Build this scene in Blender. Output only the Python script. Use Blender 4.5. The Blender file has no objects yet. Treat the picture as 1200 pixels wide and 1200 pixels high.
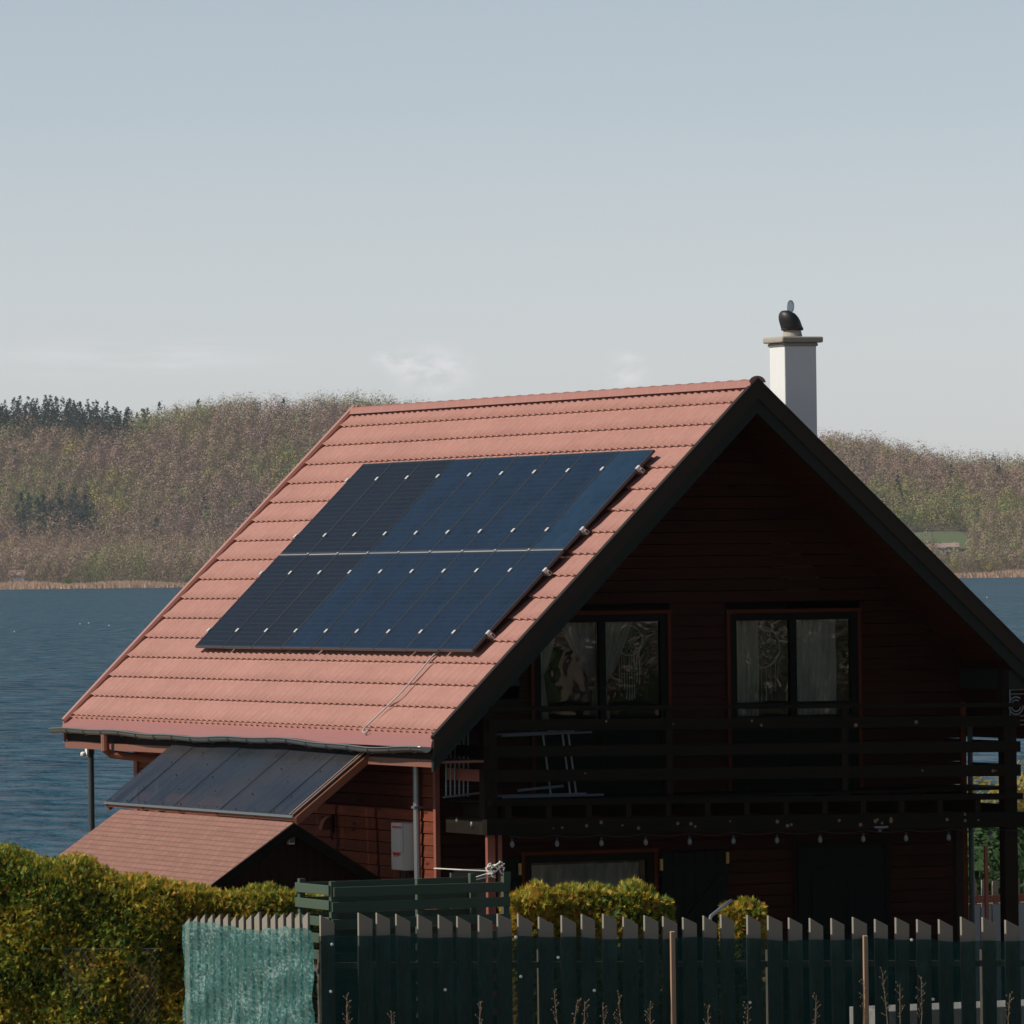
import bpy, math, random
import numpy as np
from mathutils import Vector, Matrix, Euler
R = math.radians
rng = np.random.default_rng(7)
random.seed(7)
scene = bpy.context.scene
COL = scene.collection

# ------------------------------------------------------------------ helpers
def tag(o, label=None, cat=None, group=None, kind=None):
    if label: o['label'] = label
    if cat: o['category'] = cat
    if group: o['group'] = group
    if kind: o['kind'] = kind
    return o

def wloc(o):
    v = Vector((0, 0, 0))
    while o is not None:
        v += o.location; o = o.parent
    return v

def empty(name, loc, label=None, cat=None, group=None, kind=None):
    o = bpy.data.objects.new(name, None); COL.objects.link(o)
    o.location = loc; o.empty_display_size = .2
    return tag(o, label, cat, group, kind)

class MB:
    """collects shapes and links them as ONE mesh object"""
    def __init__(s): s.v = []; s.f = []
    def add(s, vs, fs):
        n = len(s.v); s.v += [tuple(v) for v in vs]; s.f += [tuple(i + n for i in f) for f in fs]; return s
    def box(s, lo, hi):
        x0, y0, z0 = lo; x1, y1, z1 = hi
        if x0 > x1: x0, x1 = x1, x0
        if y0 > y1: y0, y1 = y1, y0
        if z0 > z1: z0, z1 = z1, z0
        return s.add([(x0,y0,z0),(x1,y0,z0),(x1,y1,z0),(x0,y1,z0),(x0,y0,z1),(x1,y0,z1),(x1,y1,z1),(x0,y1,z1)],
                     [(0,3,2,1),(4,5,6,7),(0,1,5,4),(1,2,6,5),(2,3,7,6),(3,0,4,7)])
    def hexa(s, p):   # 8 points: bottom ring 4, top ring 4
        return s.add(p, [(0,3,2,1),(4,5,6,7),(0,1,5,4),(1,2,6,5),(2,3,7,6),(3,0,4,7)])
    def bar(s, a, b, w, h, up=(0, 0, 1)):
        a = Vector(a); b = Vector(b); d = (b - a).normalized(); u = Vector(up)
        x = d.cross(u)
        if x.length < 1e-4: x = d.cross(Vector((1, 0, 0)))
        x.normalize(); u = x.cross(d).normalized()
        x *= w / 2; u *= h / 2
        return s.hexa([a-x-u, a+x-u, b+x-u, b-x-u, a-x+u, a+x+u, b+x+u, b-x+u])
    def prism(s, poly, off):  # polygon (3d pts) extruded by vector
        n = len(poly); off = Vector(off); P = [Vector(p) for p in poly]
        return s.add(P + [p + off for p in P], [tuple(range(n))[::-1], tuple(range(n, 2*n))] +
                     [(i, (i+1) % n, (i+1) % n + n, i + n) for i in range(n)])
    def tube(s, pts, r, seg=8, cap=True):
        pts = [Vector(p) for p in pts]; rs = r if isinstance(r, (list, tuple)) else [r]*len(pts)
        rings = []; prev = None
        for i, p in enumerate(pts):
            d = (pts[min(i+1, len(pts)-1)] - pts[max(i-1, 0)]).normalized()
            if prev is None:
                x = d.cross(Vector((0, 0, 1)))
                if x.length < 1e-3: x = d.cross(Vector((1, 0, 0)))
            else: x = prev - d * prev.dot(d)
            x.normalize(); prev = x; y = d.cross(x)
            rings.append([p + (x*math.cos(t) + y*math.sin(t))*rs[i] for t in [2*math.pi*k/seg for k in range(seg)]])
        vs = [v for g in rings for v in g]; fs = []
        for i in range(len(pts)-1):
            for k in range(seg):
                a = i*seg+k; b = i*seg+(k+1) % seg; fs.append((a, b, b+seg, a+seg))
        if cap: fs += [tuple(range(seg))[::-1], tuple(range(len(vs)-seg, len(vs)))]
        return s.add(vs, fs)
    def lathe(s, c, prof, seg=16, ax='z'):
        c = Vector(c); vs = []
        for r, h in prof:
            for k in range(seg):
                t = 2*math.pi*k/seg
                q = (r*math.cos(t), r*math.sin(t), h) if ax == 'z' else ((r*math.cos(t), h, r*math.sin(t)) if ax == 'y' else (h, r*math.cos(t), r*math.sin(t)))
                vs.append(c + Vector(q))
        fs = []
        for i in range(len(prof)-1):
            for k in range(seg):
                a = i*seg+k; b = i*seg+(k+1) % seg; fs.append((a, b, b+seg, a+seg))
        fs += [tuple(range(seg))[::-1], tuple(range(len(vs)-seg, len(vs)))]
        return s.add(vs, fs)
    def build(s, name, mat, parent=None, smooth=False, bevel=0):
        off = wloc(parent) if parent is not None else Vector((0, 0, 0))
        me = bpy.data.meshes.new(name)
        me.from_pydata([tuple(Vector(v) - off) for v in s.v], [], s.f); me.update()
        me.materials.append(mat)
        if smooth: me.polygons.foreach_set('use_smooth', [True]*len(me.polygons))
        o = bpy.data.objects.new(name, me); COL.objects.link(o)
        if parent is not None: o.parent = parent
        if bevel:
            m = o.modifiers.new('bevel', 'BEVEL'); m.width = bevel; m.segments = 2; m.limit_method = 'ANGLE'
        return o

def npmesh(name, V, F, mat, parent=None, attrs=None, smooth=False, origin=None, normals=None):
    """V (n,3), F (m,k) numpy; attrs: name -> per-vertex float"""
    V = np.asarray(V, np.float32).copy(); F = np.asarray(F, np.int32)
    if parent is not None: V -= np.array(wloc(parent), np.float32)
    elif origin is not None: V -= np.array(origin, np.float32)
    me = bpy.data.meshes.new(name); n, k = F.shape
    me.vertices.add(len(V)); me.vertices.foreach_set('co', V.ravel())
    me.loops.add(n*k); me.loops.foreach_set('vertex_index', F.ravel())
    me.polygons.add(n); me.polygons.foreach_set('loop_start', np.arange(n, dtype=np.int32)*k)
    try: me.polygons.foreach_set('loop_total', np.full(n, k, np.int32))
    except Exception: pass
    if smooth: me.polygons.foreach_set('use_smooth', np.ones(n, bool))
    me.update(calc_edges=True)
    for a, val in (attrs or {}).items():
        at = me.attributes.new(a, 'FLOAT', 'POINT'); at.data.foreach_set('value', np.asarray(val, np.float32))
    me.materials.append(mat)
    if normals is not None:
        me.polygons.foreach_set('use_smooth', np.ones(n, bool)); me.normals_split_custom_set_from_vertices(np.asarray(normals, np.float32))
    o = bpy.data.objects.new(name, me); COL.objects.link(o)
    if parent is not None: o.parent = parent
    elif origin is not None: o.location = origin
    return o

def copy_tree(o, parent=None):
    c = o.copy(); COL.objects.link(c)
    if parent is not None: c.parent = parent
    for ch in list(o.children): copy_tree(ch, c)
    return c

# ------------------------------------------------------------------ materials
def newmat(name):
    m = bpy.data.materials.new(name); m.use_nodes = True
    nt = m.node_tree; b = nt.nodes['Principled BSDF']; return m, nt, b
def N(nt, t, **kw):
    n = nt.nodes.new(t)
    for k, v in kw.items(): setattr(n, k, v)
    return n
def noise(nt, vec, scale, detail=5, rough=.55, dist=0):
    n = N(nt, 'ShaderNodeTexNoise'); n.inputs['Scale'].default_value = scale; n.inputs['Detail'].default_value = detail
    n.inputs['Roughness'].default_value = rough; n.inputs['Distortion'].default_value = dist
    if vec is not None: nt.links.new(vec, n.inputs['Vector'])
    return n
def mapping(nt, scale=(1, 1, 1), rot=(0, 0, 0), coord='Object'):
    tc = N(nt, 'ShaderNodeTexCoord'); mp = N(nt, 'ShaderNodeMapping')
    nt.links.new(tc.outputs[coord], mp.inputs['Vector']); mp.inputs['Scale'].default_value = scale; mp.inputs['Rotation'].default_value = rot
    return mp.outputs['Vector']
def ramp(nt, fac, stops):
    r = N(nt, 'ShaderNodeValToRGB'); e = r.color_ramp.elements
    while len(e) < len(stops): e.new(.5)
    for i, (p, c) in enumerate(stops): e[i].position = p; e[i].color = (*c, 1) if len(c) == 3 else c
    nt.links.new(fac, r.inputs['Fac']); return r.outputs['Color']
def mixc(nt, fac, a, b, mode='MIX'):
    m = N(nt, 'ShaderNodeMix', data_type='RGBA', blend_type=mode)
    for sock, v in ((m.inputs[0], fac), (m.inputs[6], a), (m.inputs[7], b)):
        if isinstance(v, (int, float)): sock.default_value = v
        elif isinstance(v, tuple): sock.default_value = (*v, 1)
        else: nt.links.new(v, sock)
    return m.outputs[2]
def bump(nt, b, h, strength, dist=.01):
    n = N(nt, 'ShaderNodeBump'); n.inputs['Strength'].default_value = strength; n.inputs['Distance'].default_value = dist
    nt.links.new(h, n.inputs['Height']); nt.links.new(n.outputs['Normal'], b.inputs['Normal']); return n
def pm(name, c1, c2, scale=4, rough=.7, st=(1, 1, 1), bmp=.3, bd=.01, metal=0, spec=.5, rv=.12, detail=6, lo=.35, hi=.68):
    m, nt, b = newmat(name); v = mapping(nt, st)
    n = noise(nt, v, scale, detail); n2 = noise(nt, v, scale*5.3, 4)
    mx = N(nt, 'ShaderNodeMath', operation='MULTIPLY_ADD'); nt.links.new(n2.outputs['Fac'], mx.inputs[0]); mx.inputs[1].default_value = .35
    s2 = N(nt, 'ShaderNodeMath', operation='MULTIPLY_ADD'); nt.links.new(n.outputs['Fac'], s2.inputs[0]); s2.inputs[1].default_value = .65; 
    nt.links.new(mx.outputs[0], s2.inputs[2])
    nt.links.new(ramp(nt, s2.outputs[0], [(lo, c1), (hi, c2)]), b.inputs['Base Color'])
    mr = N(nt, 'ShaderNodeMapRange'); nt.links.new(n2.outputs['Fac'], mr.inputs[0]); mr.inputs[3].default_value = max(.03, rough-rv); mr.inputs[4].default_value = min(1, rough+rv)
    nt.links.new(mr.outputs[0], b.inputs['Roughness']); b.inputs['Metallic'].default_value = metal; b.inputs['Specular IOR Level'].default_value = spec
    if bmp: bump(nt, b, s2.outputs[0], bmp, bd)
    return m

def board_mat(name, c1, c2, c3, axis='x', pitch=.147, rough=.75):
    """stained timber: each board a slightly different tone, grain along its length, knots"""
    m, nt, b = newmat(name)
    tc = N(nt, 'ShaderNodeTexCoord'); sep = N(nt, 'ShaderNodeSeparateXYZ'); nt.links.new(tc.outputs['Object'], sep.inputs[0])
    src = 'Z' if axis in 'xy' else 'Y'
    d = N(nt, 'ShaderNodeMath', operation='DIVIDE'); nt.links.new(sep.outputs[src], d.inputs[0]); d.inputs[1].default_value = pitch
    fl = N(nt, 'ShaderNodeMath', operation='FLOOR'); nt.links.new(d.outputs[0], fl.inputs[0])
    wn = N(nt, 'ShaderNodeTexWhiteNoise', noise_dimensions='1D'); nt.links.new(fl.outputs[0], wn.inputs['W'])
    off = N(nt, 'ShaderNodeVectorMath', operation='ADD'); nt.links.new(tc.outputs['Object'], off.inputs[0])
    sc = N(nt, 'ShaderNodeVectorMath', operation='SCALE'); nt.links.new(wn.outputs['Color'], sc.inputs[0]); sc.inputs['Scale'].default_value = 13
    nt.links.new(sc.outputs[0], off.inputs[1])
    st = {'x': (.9, 14, 14), 'y': (14, .9, 14), 'z': (14, 14, .9)}[axis]
    mp = N(nt, 'ShaderNodeMapping'); mp.inputs['Scale'].default_value = st; nt.links.new(off.outputs[0], mp.inputs['Vector'])
    g = noise(nt, mp.outputs[0], 2.2, 8, .65, .6)
    big = noise(nt, tc.outputs['Object'], 1.3, 4)
    c = ramp(nt, g.outputs['Fac'], [(.3, c1), (.7, c2)])
    f = N(nt, 'ShaderNodeMath', operation='MULTIPLY'); nt.links.new(wn.outputs['Value'], f.inputs[0]); nt.links.new(big.outputs['Fac'], f.inputs[1])
    c = mixc(nt, f.outputs[0], c, c3)
    # knots
    k = N(nt, 'ShaderNodeTexVoronoi'); k.inputs['Scale'].default_value = 1.0
    ks = {'x': (1.6, 3, 6), 'y': (3, 1.6, 6), 'z': (6, 3, 1.6)}[axis]
    kp = N(nt, 'ShaderNodeMapping'); kp.inputs['Scale'].default_value = ks; nt.links.new(off.outputs[0], kp.inputs['Vector']); nt.links.new(kp.outputs[0], k.inputs['Vector'])
    kc = ramp(nt, k.outputs['Distance'], [(.07, (1, 1, 1)), (.14, (0, 0, 0))])
    c = mixc(nt, kc, c, tuple(x*.35 for x in c1))
    nt.links.new(c, b.inputs['Base Color']); b.inputs['Roughness'].default_value = rough; b.inputs['Specular IOR Level'].default_value = .12
    bump(nt, b, g.outputs['Fac'], .35, .006); return m

M = {}
M['cladding_x'] = board_mat('stained cladding with gable shade', (.026, .008, .0045), (.050, .014, .008), (.014, .006, .004), 'x')  # same boards as the side wall, gable shade darkened into the colour
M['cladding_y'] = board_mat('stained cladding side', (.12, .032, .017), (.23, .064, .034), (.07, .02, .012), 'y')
M['soffit'] = board_mat('stained soffit', (.045, .012, .006), (.085, .021, .010), (.024, .008, .005), 'y')
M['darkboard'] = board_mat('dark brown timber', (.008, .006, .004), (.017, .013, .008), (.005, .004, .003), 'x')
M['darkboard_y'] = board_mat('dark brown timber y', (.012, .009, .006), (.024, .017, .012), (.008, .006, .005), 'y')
M['shedboard'] = board_mat('shed vertical boards', (.018, .008, .005), (.035, .015, .010), (.010, .006, .005), 'z')
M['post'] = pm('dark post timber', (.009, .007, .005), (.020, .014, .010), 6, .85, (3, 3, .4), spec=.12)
M['redpost'] = pm('red brown post timber', (.16, .04, .028), (.24, .07, .045), 6, .7, (3, 3, .4))
M['trim'] = pm('orange brown window trim', (.055, .014, .006), (.09, .022, .009), 8, .8, (1, 1, .3), spec=.15)
M['frame_dark'] = pm('dark window frame', (.005, .006, .005), (.010, .010, .008), 8, .7, spec=.08)
M['outer_verge'] = pm('brown metal verge', (.016, .012, .009), (.026, .019, .014), 3, .6, bmp=.05, spec=.2)
M['inner_verge'] = pm('grey green verge board', (.012, .016, .014), (.020, .025, .021), 5, .75, spec=.15)
M['fasciawood'] = pm('weathered fascia wood', (.020, .009, .007), (.19, .075, .048), 6, .7, (1, .25, 3))
M['rafter'] = pm('orange rafter wood', (.14, .045, .02), (.26, .09, .045), 6, .7, (.5, 3, 3))
M['zinc'] = pm('aged dark gutter metal', (.07, .085, .085), (.24, .265, .265), 3, .32, (1, .4, 1), .1, metal=.6)
M['pipe_grey'] = pm('grey metal pipe', (.18, .19, .20), (.30, .31, .32), 5, .35, (1, 1, .3), .05, metal=.6)
M['pipe_copper'] = pm('brown downpipe', (.17, .06, .04), (.24, .09, .06), 5, .4, bmp=.05)
M['black_metal'] = pm('black metal', (.008, .008, .009), (.016, .016, .017), 6, .5, bmp=.05)
M['pole'] = pm('dark pole paint', (.02, .03, .03), (.04, .05, .05), 6, .5, bmp=.05)
M['white_plastic'] = pm('white plastic', (.62, .62, .60), (.75, .75, .73), 4, .4, bmp=.03)
M['cable'] = pm('off white cable sleeve', (.20, .20, .19), (.40, .40, .38), 9, .5, bmp=.1)
M['render_white'] = pm('white chimney render', (.42, .42, .40), (.74, .74, .72), 4.2, .9, (2, 2, .35), bmp=.8, bd=.02, lo=.42, hi=.55)
M['concrete'] = pm('weathered concrete', (.16, .14, .11), (.36, .33, .28), 6, .9, bmp=.6, bd=.02)
M['picket'] = pm('silvered picket wood', (.048, .042, .033), (.24, .215, .175), 5, .9, (4, 4, .5), .5, .01, lo=.38, hi=.62)
M['stake'] = pm('tan stake wood', (.20, .12, .07), (.34, .22, .14), 6, .8, (4, 4, .4))
M['greenpaint'] = pm('faded green paint', (.010, .024, .014), (.05, .08, .05), 7, .75, (.6, .6, 3), .3, lo=.4, hi=.66)
M['red'] = pm('red marking', (.5, .04, .03), (.6, .06, .04), 4, .5, bmp=0)
M['rope'] = pm('white rope', (.5, .48, .43), (.68, .66, .6), 20, .8)
M['alu'] = pm('pale aluminium tube', (.12, .145, .165), (.20, .23, .25), 8, .45, metal=.4, bmp=0)
M['brass'] = pm('worn brass hinge', (.25, .17, .06), (.40, .28, .10), 12, .45, metal=.7, bmp=.1)
M['bulb'] = pm('frosted bulb glass', (.09, .10, .10), (.15, .16, .16), 8, .4, bmp=0)
M['doorgreen'] = pm('dark green door paint', (.005, .008, .007), (.009, .013, .011), 4, .8, (3, 3, .4), .2, spec=.12)
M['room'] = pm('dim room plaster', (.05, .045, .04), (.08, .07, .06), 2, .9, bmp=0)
M['stalk'] = pm('dry stalk', (.10, .07, .045), (.20, .14, .09), 12, .9)
M['bark'] = pm('tree bark', (.10, .075, .055), (.24, .19, .15), 4, .9, (4, 4, .6), .8, .05)
M['palebark'] = pm('pale bark', (.36, .31, .25), (.58, .52, .44), 1, .9)
M['wire'] = pm('galvanised mesh wire', (.09, .10, .09), (.17, .18, .17), 9, .5, metal=.4, bmp=0)
M['farwall'] = pm('pale far house wall', (.42, .39, .35), (.52, .49, .45), .3, .85, bmp=0)
M['farroof'] = pm('pale pink far roof', (.26, .17, .145), (.34, .24, .21), .4, .85, bmp=0)
M['paleplank'] = pm('bleached plank', (.30, .29, .27), (.46, .45, .42), 5, .85, (3, 3, .5))
M['kerb'] = pm('pale concrete kerb', (.5, .48, .45), (.66, .64, .61), 5, .85)
M['web'] = pm('cream craft yarn', (.30, .28, .25), (.42, .40, .36), 20, .8, bmp=0)

# metal roof tiles
def tile_mat():
    m, nt, b = newmat('red brown metal tile'); v = mapping(nt)
    n = noise(nt, v, .7, 5, .6); n2 = noise(nt, v, 9, 5, .6); n3 = noise(nt, mapping(nt, (1, 6, 1)), 2.5, 5)
    c = ramp(nt, n.outputs['Fac'], [(.3, (.335, .164, .132)), (.7, (.40, .20, .163))])
    c = mixc(nt, .22, c, ramp(nt, n2.outputs['Fac'], [(.3, (.28, .125, .098)), (.7, (.45, .23, .185))]))
    sp = noise(nt, v, 26, 2, .4); sc = ramp(nt, sp.outputs['Fac'], [(.70, (0, 0, 0)), (.76, (.55, .55, .55))])
    c = mixc(nt, sc, c, (.17, .085, .07))
    st = ramp(nt, n3.outputs['Fac'], [(.48, (0, 0, 0)), (.72, (.55, .55, .55))]); c = mixc(nt, st, c, (.31, .155, .128))
    nt.links.new(c, b.inputs['Base Color']); 
    mr = N(nt, 'ShaderNodeMapRange'); nt.links.new(n2.outputs['Fac'], mr.inputs[0]); mr.inputs[3].default_value = .42; mr.inputs[4].default_value = .62
    nt.links.new(mr.outputs[0], b.inputs['Roughness']); b.inputs['Specular IOR Level'].default_value = .35
    bump(nt, b, n2.outputs['Fac'], .12, .004); return m
M['tile'] = tile_mat()
M['ridge'] = pm('ridge cap metal', (.26, .11, .088), (.34, .155, .125), 4, .5, bmp=.1)
M['flash'] = pm('eave flashing', (.20, .09, .08), (.30, .13, .115), 1.2, .5, (1, .3, 1), .05)

def shingle_mat():
    m, nt, b = newmat('bitumen shingles'); 
    tc = N(nt, 'ShaderNodeTexCoord'); mp = N(nt, 'ShaderNodeMapping'); nt.links.new(tc.outputs['UV'], mp.inputs['Vector'])
    br = N(nt, 'ShaderNodeTexBrick'); nt.links.new(mp.outputs[0], br.inputs['Vector'])
    br.inputs['Scale'].default_value = 1; br.inputs['Brick Width'].default_value = .19; br.inputs['Row Height'].default_value = .095
    br.inputs['Mortar Size'].default_value = .011; br.inputs['Mortar Smooth'].default_value = .3
    br.inputs['Color1'].default_value = (.19, .085, .062, 1); br.inputs['Color2'].default_value = (.30, .145, .108, 1); br.inputs['Mortar'].default_value = (.06, .03, .024, 1)
    n = noise(nt, mp.outputs[0], 1.4, 6); n2 = noise(nt, mp.outputs[0], 40, 4)
    c = mixc(nt, n.outputs['Fac'], br.outputs['Color'], (.21, .095, .07)); c = mixc(nt, .25, c, ramp(nt, n2.outputs['Fac'], [(.3, (.14, .07, .05)), (.7, (.42, .24, .19))]))
    nt.links.new(c, b.inputs['Base Color']); b.inputs['Roughness'].default_value = .9
    inv = N(nt, 'ShaderNodeMath', operation='SUBTRACT'); inv.inputs[0].default_value = 1; nt.links.new(br.outputs['Fac'], inv.inputs[1])
    bump(nt, b, inv.outputs[0], .8, .012); return m
M['shingle'] = shingle_mat()

def panel_mat(name, base, alt, rough, rr):
    m, nt, b = newmat(name)
    tc = N(nt, 'ShaderNodeTexCoord'); oi = N(nt, 'ShaderNodeObjectInfo')
    br = N(nt, 'ShaderNodeTexBrick'); nt.links.new(tc.outputs['Object'], br.inputs['Vector']); br.offset = 0; br.squash = 1
    br.inputs['Scale'].default_value = 1; br.inputs['Brick Width'].default_value = .166; br.inputs['Row Height'].default_value = .0835
    br.inputs['Mortar Size'].default_value = .0045; br.inputs['Mortar Smooth'].default_value = .2
    br.inputs['Color1'].default_value = (*base, 1); br.inputs['Color2'].default_value = (*alt, 1); br.inputs['Mortar'].default_value = (.019, .028, .042, 1)
    w = N(nt, 'ShaderNodeTexWave'); w.bands_direction = 'X'; w.inputs['Scale'].default_value = 19; nt.links.new(tc.outputs['Object'], w.inputs['Vector'])
    c = mixc(nt, ramp(nt, w.outputs['Fac'], [(.90, (0, 0, 0)), (.99, (.3, .3, .3))]), br.outputs['Color'], (.06, .07, .08))
    mp = N(nt, 'ShaderNodeMapping'); nt.links.new(tc.outputs['Object'], mp.inputs[0]); nt.links.new(oi.outputs['Random'], mp.inputs['Location'])
    ns = noise(nt, mp.outputs[0], 1.7, 5); dust = noise(nt, mp.outputs[0], 60, 3)
    c = mixc(nt, ramp(nt, ns.outputs['Fac'], [(.35, (0, 0, 0)), (.8, (.35, .35, .35))]), c, tuple(x*1.7 + .006 for x in alt))
    c = mixc(nt, ramp(nt, dust.outputs['Fac'], [(.72, (0, 0, 0)), (.8, (.4, .4, .4))]), c, (.16, .17, .17))
    nt.links.new(c, b.inputs['Base Color'])
    mr = N(nt, 'ShaderNodeMapRange'); nt.links.new(ns.outputs['Fac'], mr.inputs[0]); mr.inputs[3].default_value = rough-rr; mr.inputs[4].default_value = rough+rr
    nt.links.new(mr.outputs[0], b.inputs['Roughness']); b.inputs['Specular IOR Level'].default_value = .3
    return m
M['pv_blue'] = panel_mat('blue black solar glass', (.0015, .009, .021), (.004, .015, .033), .16, .08)
M['pv_light'] = panel_mat('steel blue solar glass', (.003, .018, .038), (.007, .028, .056), .18, .08)
M['pv_black'] = panel_mat('black solar glass', (.002, .004, .006), (.004, .006, .009), .30, .06)
M['pv_frame'] = pm('anodised panel frame', (.045, .05, .056), (.08, .086, .094), 8, .4, metal=.5, bmp=0)
M['clamp'] = pm('silver clamp', (.60, .60, .58), (.75, .75, .73), 8, .35, metal=.3, bmp=0)
M['rail'] = pm('silver mounting rail', (.40, .40, .40), (.55, .55, .55), 30, .4, (1, 1, 1), metal=.5, bmp=0)

def sheet_mat():
    m, nt, b = newmat('smoked roof sheet'); v = mapping(nt, (1, .35, 1)); v2 = mapping(nt, (.6, 5, .6))
    n = noise(nt, v, 1.1, 5); n2 = noise(nt, v2, 1.6, 6, .65)
    c = ramp(nt, n2.outputs['Fac'], [(.3, (.018, .026, .036)), (.7, (.050, .062, .078))])
    c = mixc(nt, ramp(nt, n.outputs['Fac'], [(.45, (0, 0, 0)), (.75, (.5, .5, .5))]), c, (.085, .065, .055))
    nt.links.new(c, b.inputs['Base Color'])
    mr = N(nt, 'ShaderNodeMapRange'); nt.links.new(n2.outputs['Fac'], mr.inputs[0]); mr.inputs[3].default_value = .10; mr.inputs[4].default_value = .30
    nt.links.new(mr.outputs[0], b.inputs['Roughness']); bump(nt, b, n2.outputs['Fac'], .10, .01)
    out = [q for q in nt.nodes if q.type == 'OUTPUT_MATERIAL'][0]; tr = N(nt, 'ShaderNodeBsdfTransparent'); tr.inputs[0].default_value = (.75, .78, .82, 1); mx = N(nt, 'ShaderNodeMixShader'); mx.inputs[0].default_value = .62
    nt.links.new(tr.outputs[0], mx.inputs[1]); nt.links.new(b.outputs[0], mx.inputs[2]); nt.links.new(mx.outputs[0], out.inputs[0]); return m
M['sheet'] = sheet_mat()

def glass_mat():
    m, nt, b = newmat('old window glass'); nt.nodes.remove(b)
    out = [n for n in nt.nodes if n.type == 'OUTPUT_MATERIAL'][0]
    tr = N(nt, 'ShaderNodeBsdfTransparent'); tr.inputs[0].default_value = (.80, .84, .82, 1)
    gl = N(nt, 'ShaderNodeBsdfGlossy'); gl.inputs['Roughness'].default_value = .0
    fr = N(nt, 'ShaderNodeFresnel'); fr.inputs['IOR'].default_value = 1.75
    v = mapping(nt); n = noise(nt, v, 2.2, 2, .5, .8); bp = N(nt, 'ShaderNodeBump'); bp.inputs['Strength'].default_value = .25; bp.inputs['Distance'].default_value = .012
    nt.links.new(n.outputs['Fac'], bp.inputs['Height']); nt.links.new(bp.outputs[0], gl.inputs['Normal'])
    mx = N(nt, 'ShaderNodeMixShader'); nt.links.new(fr.outputs[0], mx.inputs[0]); nt.links.new(tr.outputs[0], mx.inputs[1]); nt.links.new(gl.outputs[0], mx.inputs[2])
    nt.links.new(mx.outputs[0], out.inputs[0]); return m
M['glass'] = glass_mat()

def cloth_mat(name, col, alpha, trans=.4, weave=None, st=(1, 1, 1), streak=None):
    m, nt, b = newmat(name); nt.nodes.remove(b)
    out = [n for n in nt.nodes if n.type == 'OUTPUT_MATERIAL'][0]
    v = mapping(nt, st); n = noise(nt, v, 3, 6, .6); c2 = streak or tuple(x*.7 for x in col)
    c = ramp(nt, n.outputs['Fac'], [(.35, c2), (.65, col)])
    d = N(nt, 'ShaderNodeBsdfDiffuse'); t = N(nt, 'ShaderNodeBsdfTranslucent'); nt.links.new(c, d.inputs[0]); nt.links.new(c, t.inputs[0])
    a = N(nt, 'ShaderNodeMixShader'); a.inputs[0].default_value = trans; nt.links.new(d.outputs[0], a.inputs[1]); nt.links.new(t.outputs[0], a.inputs[2])
    tr = N(nt, 'ShaderNodeBsdfTransparent'); mx = N(nt, 'ShaderNodeMixShader'); nt.links.new(tr.outputs[0], mx.inputs[1]); nt.links.new(a.outputs[0], mx.inputs[2])
    n2 = noise(nt, v, 14, 4); mr = N(nt, 'ShaderNodeMapRange'); nt.links.new(n2.outputs['Fac'], mr.inputs[0]); mr.inputs[3].default_value = max(0, alpha-.15); mr.inputs[4].default_value = min(1, alpha+.15)
    nt.links.new(mr.outputs[0], mx.inputs[0]); nt.links.new(mx.outputs[0], out.inputs[0])
    if weave:
        bp = N(nt, 'ShaderNodeBump'); bp.inputs['Strength'].default_value = .25; bp.inputs['Distance'].default_value = .01
        nt.links.new(n.outputs['Fac'], bp.inputs['Height']); nt.links.new(bp.outputs[0], d.inputs['Normal'])
    return m
M['net'] = cloth_mat('green shade net', (.017, .066, .061), .72, .2, True, (5, 5, .5), (.008, .038, .036))  # front stretch of the net, its shade put into the colour
M['net_lit'] = cloth_mat('dusty net with sunlit tone', (.16, .30, .29), .80, .15, True, (4, 4, 3), (.035, .12, .115))
M['curtain'] = cloth_mat('sheer white curtain', (.78, .78, .72), .80, .4, None, (6, 6, .6))
M['curtain_thick'] = cloth_mat('white curtain', (.72, .72, .72), .9, .3, None, (6, 6, .6))

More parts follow.
